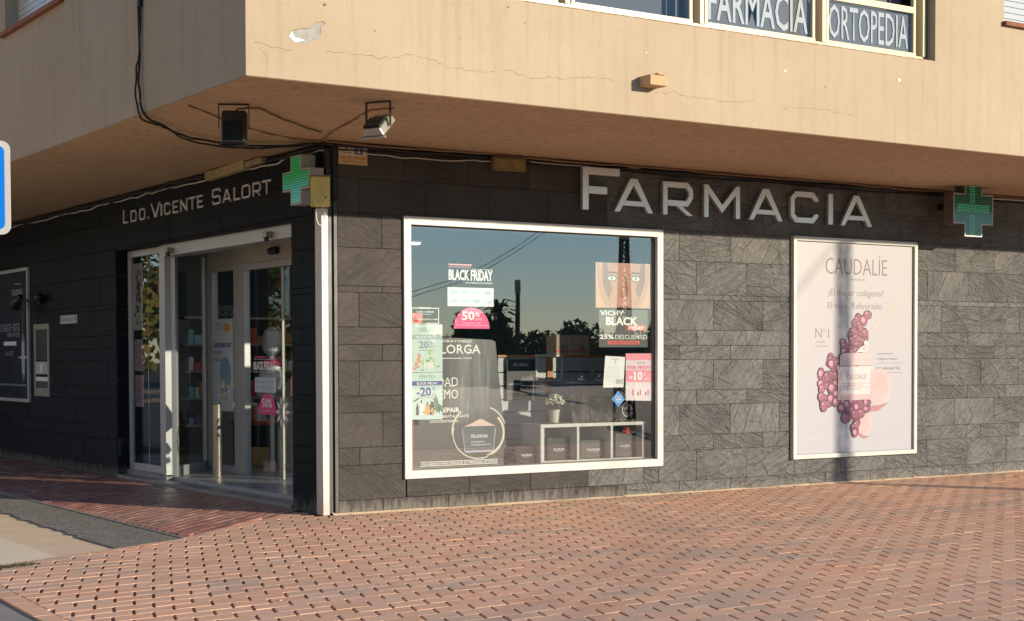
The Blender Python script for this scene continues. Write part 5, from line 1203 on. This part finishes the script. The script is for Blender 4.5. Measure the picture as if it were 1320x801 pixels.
MB().tube([(0, 0, -1.02), (0, 0, 0)], .03, 8).build('stand', M['white'], bt)

# ================================================================== ON THE SHADED WALL
lpz = thing('framed_poster', 'dark navy serum poster in a grey frame at the far left of the shaded wall', 'poster', (-.022, 10.62, 1.864), SIDE)
mitred_frame(lpz, -.93, .93, -.995, .995, .05, -.035, .02, GA)
MB().box(-.88, .88, -.012, 0, -.945, .945).build('print', flat('navy_poster', (.008, .011, .020), .5, 0, .1, 4, .12), lpz)
gy = flat('grey_print', (.30, .32, .36), .5)
text('FILORGA', .09, .60, .62, .69, -.0135, gy, lpz, .02); MB().rect(.22, .76, .52, .775, -.0135).build('rule', gy, lpz); MB().rect(.22, .52, .52, .525, -.0135).build('rule', gy, lpz)
text('OXYGENATE + BIOTIX', -.60, .06, .45, .18, -.0135, gy, lpz, .0); text('SERUM DE', -.2, -.02, .45, .04, -.0135, gy, lpz); MB().rect(-.4, -.15, .28, -.09, -.0135).build('white_band', M['paper'], lpz); text('LUZ', -.3, -.30, .12, -.24, -.0135, gy, lpz)
mb = MB().disc(.62, -.33, .10, .36, -.0132, 24, 0); mb.rect(.56, -.58, .68, -.10, -.0142, 1); mb.rect(.57, -.10, .67, .0, -.0142, 0); mb.rect(.615, .02, .625, .35, -.0142, 1)
for a in range(4):
    c, s = math.cos(a*math.pi/2), math.sin(a*math.pi/2); mb.face([(.62+.28*c, -.33+.28*s), (.62-.03*s, -.33+.03*c), (.62+.03*s, -.33-.03*c)], -.0150-.0003*a, 1)
mb.build('serum_print', [flat('blue_glow_print', (.10, .13, .20), .5), flat('pale_glow_print', (.40, .44, .52), .5)], lpz)
MB().rect(-.8, -.76, .75, -.73, -.0135).build('small_print', flat('blue_glow_print', (.10, .13, .20), .5), lpz)
vm = thing('vending_panel', 'narrow steel framed night dispenser window in the shaded wall', 'dispenser', (-.022, 9.10, 1.49), SIDE)
mb = MB().box(-.35, .35, -.02, .01, .44, .52).box(-.35, .35, -.02, .01, -.52, -.46).box(-.35, -.29, -.02, .01, -.459, .439).box(.29, .35, -.02, .01, -.459, .439); bevel(mb.build('frame', flat('dull_steel', (.30, .28, .25), .35, .6), vm), .003)
MB().box(-.289, .289, -.006, 0, -.0, .438).build('glass_upper', flat('dark_screen', (.03, .05, .06), .08), vm); MB().box(-.289, .289, -.012, 0, -.20, -.02).build('control_panel', M['grey_alu'], vm)
MB().box(-.06, .06, -.02, -.0125, -.17, -.05).build('lever', M['paper'], vm); MB().box(-.289, .289, -.010, 0, -.30, -.24).build('tray_lip', M['paper'], vm); MB().box(-.289, .289, -.006, 0, -.40, -.302).build('tray', M['black'], vm); MB().box(-.289, .289, -.010, 0, -.459, -.401).build('lower_plate', flat('dull_steel', (.30, .28, .25), .35, .6), vm)
pl = thing('plaque', 'small pale plaque on the shaded wall between dispenser and entrance', 'plaque', (-.022, 7.88, 2.05), SIDE)
MB().box(-.36, .36, -.008, .0, -.058, .058).build('plate', flat('pale_plate', (.38, .42, .44), .5), pl); text('FARMACIA', -.2, -.025, .2, .02, -.0095, flat('teal_ink', (.06, .16, .18), .5), pl)
mb = MB()
for s in (-1, 1): mb.rect(s*.30-.035, -.012, s*.30+.035, .012, -.0094); mb.rect(s*.30-.011, -.04, s*.30+.011, .04, -.0100)
mb.build('cross_print', flat('teal_ink', (.06, .16, .18), .5), pl)
ml = thing('wall_lamp', 'black spotlight on an arm over the edge of the navy poster', 'lamp', (-.02, 9.10, 2.36), SIDE)
MB().tube([(0, 0, 0), (0, -.05, 0)], .06, 12).build('wall_plate', M['black'], ml); MB().tube([(0, -.05, 0), (-.20, -.16, -.01), (-.38, -.22, .0)], .018, 8).build('arm', M['black'], ml)
MB().tube([(-.30, -.22, .06), (-.42, -.22, -.01), (-.56, -.22, -.07)], [.035, .06, .085], 12).build('head', M['black'], ml, True); MB().tube([(.05, -.09, .02), (.22, -.09, .03)], .055, 10).build('body', M['black'], ml, True)

# ================================================================== ROAD SIGN
rs = thing('road_sign', 'blue parking sign with a white border cut by the left edge of the photograph', 'road sign', (-4.524, -4.268, 2.485), math.atan2(-.549, .836)+R(4))
def rr(w_, h_, r, n=6): return [(sx*(w_-r)+r*math.cos(a), sz*(h_-r)+r*math.sin(a)) for sx, sz, a0 in ((1, -1, -90), (1, 1, 0), (-1, 1, 90), (-1, -1, 180)) for a in [R(a0+90*i/n) for i in range(n+1)]]
MB().prism(rr(.268, .268, .05), 0, .012).build('panel', M['white'], rs); MB().face(rr(.238, .238, .035), -.002).build('blue_field', flat('road_blue', (.0, .17, .70), .4, 0, .02), rs)
text('P', -.10, -.15, .10, .15, -.004, M['wt'], rs, .03); MB().tube([(0, .05, -2.4), (0, .05, .30)], .03, 12).build('pole', M['steel'], rs, True)
for z in (-.15, .15): MB().box(-.05, .05, .013, .085, z-.02, z+.02).build('clamp', M['steel'], rs)
mroot = rs

# ================================================================== ACROSS THE STREET (seen in the glass, and the mast whose shadow crosses the poster)
def bar(mb, a, b, t):
    mb.tube([a, b], t, 4); return mb
lt_ = thing('lattice_mast', 'tapering steel lattice power mast across the road, mirrored in the shop window', 'mast', (14.0, -13.64, -.06), R(20))
def hw_(z): return .19-.03*z if z < 4 else .07
for sx, sy in ((1, 1), (1, -1), (-1, 1), (-1, -1)):
    MB().tube([(sx*hw_(z), sy*hw_(z), z) for z in (0, 4, 9.4)], .030, 4).build('leg', M['black'], lt_)
mb = MB()
z = 0.1; k = 0
while z < 9.1:
    a, b = hw_(z), hw_(z+.30)
    for s in (1, -1):
        f = 1 if k % 2 else -1
        bar(mb, (-a*f, s*a, z), (b*f, s*b, z+.30), .019); bar(mb, (s*a, a*f, z), (s*b, -b*f, z+.30), .019)
    mb.box(-a, a, -a-.008, -a+.008, z-.02, z+.02).box(-a, a, a-.008, a+.008, z-.02, z+.02); z += .30; k += 1
mb.build('bracing', M['black'], lt_); MB().box(-.9, .9, -.06, .06, 9.0, 9.12).build('crossarm', M['black'], lt_)
MB().box(-.3, .3, -.3, .3, -.02, .08).build('footing', M['kerb_stone'], lt_)
pl_ = thing('telegraph_pole', 'slim dark telegraph pole far across the road, mirrored in the shop window', 'pole', (35.4, -50.0, -.07))
MB().tube([(0, 0, 0), (0, 0, 5.3)], [.14, .10], 10).build('shaft', M['black'], pl_); MB().tube([(0, 0, 4.7), (0, 0, 5.35)], .15, 10).build('collar', M['steel'], pl_)
for dz in (0, .09):
    cable([(-9, -16.8, -.9+2.0+dz*2), (2.0, -13.4, 1.75+dz+.1), (7.8, -12.15, 2.64+dz), (10.4, -11.52, 3.90+dz), (12.2, -11.1, 5.4+dz), (14, -10.7, 7.4+dz)], .006, M['cable'], ('upper' if dz else 'lower')+' of two service wires strung across the forecourt and mirrored in the window', 4, .0)
q = N('leaf'); oi = q.n('ShaderNodeNewGeometry').outputs['Random Per Island']
q.set(Base_Color=q.ramp(oi, [(0, (.035, .055, .018)), (.6, (.07, .095, .03)), (1, (.12, .12, .04))]), Roughness=.8); M['leaf'] = q.m
q = N('autumn_leaf'); oi = q.n('ShaderNodeNewGeometry').outputs['Random Per Island']
q.set(Base_Color=q.ramp(oi, [(0, (.08, .11, .02)), (.5, (.16, .17, .03)), (1, (.30, .20, .04))]), Roughness=.8); M['leaf2'] = q.m
M['bark'] = flat('bark', (.07, .05, .035), .95, 0, .3, 12)
tr_ = random.Random(21)
def tree_mesh(h, r, mat, n=1500, sz=.16, low=.25):
    tk = MB(); tk.tube([(0, 0, 0), (.05, .02, h*.25), (-.03, .04, h*.5), (.02, 0, h*.8)], [h*.035, h*.028, h*.02, h*.008], 7)
    for k in range(6):
        a = k*1.1+tr_.random(); z = h*(.25+.08*k); tk.tube([(0, 0, z), (math.cos(a)*r*.4, math.sin(a)*r*.4, z+h*.1), (math.cos(a)*r*.75, math.sin(a)*r*.75, z+h*.16)], [h*.014, h*.009, h*.004], 5)
    cr = MB(); cl = [(tr_.gauss(0, r*.42), tr_.gauss(0, r*.42), h*(low+(1-low)*tr_.random()**.8*.92), r*tr_.uniform(.22, .42)) for _ in range(22)]
    for _ in range(n):
        c = cl[tr_.randrange(22)]; d = Vector((tr_.gauss(0, 1), tr_.gauss(0, 1), tr_.gauss(0, 1))).normalized()*c[3]*tr_.uniform(.6, 1.05)
        p = Vector(c[:3])+d; u = Vector((tr_.gauss(0, 1), tr_.gauss(0, 1), tr_.gauss(0, 1))).normalized(); v_ = u.cross(d).normalized(); s = sz*tr_.uniform(.5, 1.3)
        cr.quad([tuple(p-u*s), tuple(p+v_*s*.6), tuple(p+u*s), tuple(p-v_*s*.6)])
    return tk.mesh('trunk', [M['bark']]), cr.mesh('crown', [mat])
tm = [tree_mesh(5.0, 2.6, M['leaf'], 1800, .28, .1), tree_mesh(4.4, 3.2, M['leaf'], 1800, .28, .08), tree_mesh(6.5, 2.4, M['leaf2'], 2600, .20, .15)]
where = ['far left', 'left', 'middle', 'right', 'far right']
def tree(i, x, y, s, label, group):
    t = thing('tree', label, 'tree', (x, y, -.07), tr_.uniform(0, 6.28), group); t.scale = (s, s, s*tr_.uniform(.85, 1.1))
    for nm, me in zip(('trunk', 'crown'), tm[i]):
        o = bpy.data.objects.new(nm, me); COL.objects.link(o); o.parent = t
for k in range(26):
    a = R(23+k*.95+tr_.uniform(-.3, .3)); D = tr_.uniform(82, 100); tree(k % 2, 2.4+D*math.sin(a), -D*math.cos(a), tr_.uniform(.66, .88), 'dark tree in the row mirrored along the horizon of the shop window', 'trees mirrored in the shop window')
pm_ = thing('palm_tree', 'small palm standing above the dark tree row mirrored in the shop window', 'palm', (1.9+.544*70, -.839*70, -.07))
MB().tube([(0, 0, 0), (.1, 0, 2), (0, .1, 4.1)], [.22, .18, .15], 8).build('trunk', M['bark'], pm_)
mb = MB()
for k in range(22):
    a = k*2.4; e_ = R(60-k*4.5); pts = [(0, .1, 4.1), (math.cos(a)*math.cos(e_)*.8, math.sin(a)*math.cos(e_)*.8, 4.1+.8*math.sin(e_)), (math.cos(a)*1.4*math.cos(e_*.6), math.sin(a)*1.4*math.cos(e_*.6), 4.1+.9*math.sin(e_)-.25)]
    for (p, q_) in zip(pts, pts[1:]):
        n_ = Vector((-math.sin(a), math.cos(a), 0))*.16; mb.quad([tuple(Vector(p)-n_), tuple(Vector(q_)-n_*.6), tuple(Vector(q_)+n_*.6), tuple(Vector(p)+n_)])
mb.build('fronds', M['leaf'], pm_)
for k, (x, y, s) in enumerate(((-13, 43, 1.0), (-17.5, 45, 1.15), (-21, 42, .9), (-25, 50, 1.1), (-15, 56, 1.3), (-29, 46, 1.0))):
    tree(2, x, y, s, 'yellowing street tree mirrored in the entrance glass', 'trees mirrored in the entrance')

# pale side street and unseen block, added to bounce warm light onto the shaded facade
struct(MB().sheet([(-60, -9.1), (-5.95, -9.1), (-5.95, 14.05), (-60, 14.05)], -.071).build('bounce_side_street', M['sandy_screed']))
struct(MB().sheet([(-60, 14.1), (-.1, 14.1), (-.1, 70), (-60, 70)], -.071).build('bounce_side_street', M['sandy_screed']))
hb = thing('building', 'unseen cream apartment block added across the side street to bounce warm light', 'building', (-17, 0, 0), SIDE)
hb.rotation_euler = (0, 0, math.pi/2)
holes = [(-4+4.2*i+.0, -4+4.2*i+1.5, 1.2+3.1*j, 2.6+3.1*j) for i in range(8) for j in range(3)]
q = N('bounce_block_render'); p = q.pos(); q.set(Base_Color=q.ramp(q.noise(p, .8, 5), [(.3, (.56, .46, .36)), (.7, (.66, .55, .44))]), Roughness=.9); M['block'] = q.m
MB().holed(-6, 30, -.05, 10, 0, .3, holes).build('facade', M['block'], hb); MB().box(-6, 30, .301, 10, 9.8, 10.1).build('roof', M['rust'], hb)
MB().box(-6, 30, .6, .7, 0, 9.7).build('inner_wall', M['dark_room'], hb)
for h in holes:
    MB().box(h[0], h[1], .12, .15, h[2], h[3]).build('window', M['dark_card'], hb); MB().box(h[0]-.08, h[1]+.08, -.05, -.001, h[2]-.08, h[2]-.001).build('window_sill', M['white'], hb)

for k, (x, z) in enumerate([(.80, .6), (.80, 1.6), (.80, 2.6), (3.975, .6), (3.975, 1.6), (3.975, 2.6), (1.6, .35), (3.1, .35)]):
    MB().disc(x, z, .007, .007, -.0530, 8).build('screw_head', M['steel'], sw)
for z in (.35, 1.2, 2.05, 2.8):
    MB().disc(0, z, .008, .008, -.0660, 8).build('screw_head', M['steel'], cp)
sl2 = MB()
sl2.box(.754, .7615, -.024, -.016, .305, 2.905).box(4.0135, 4.021, -.024, -.016, .305, 2.905).box(.7616, 4.013, -.024, -.016, .304, .3115)
sl2.build('sealant', M['black'], sw)
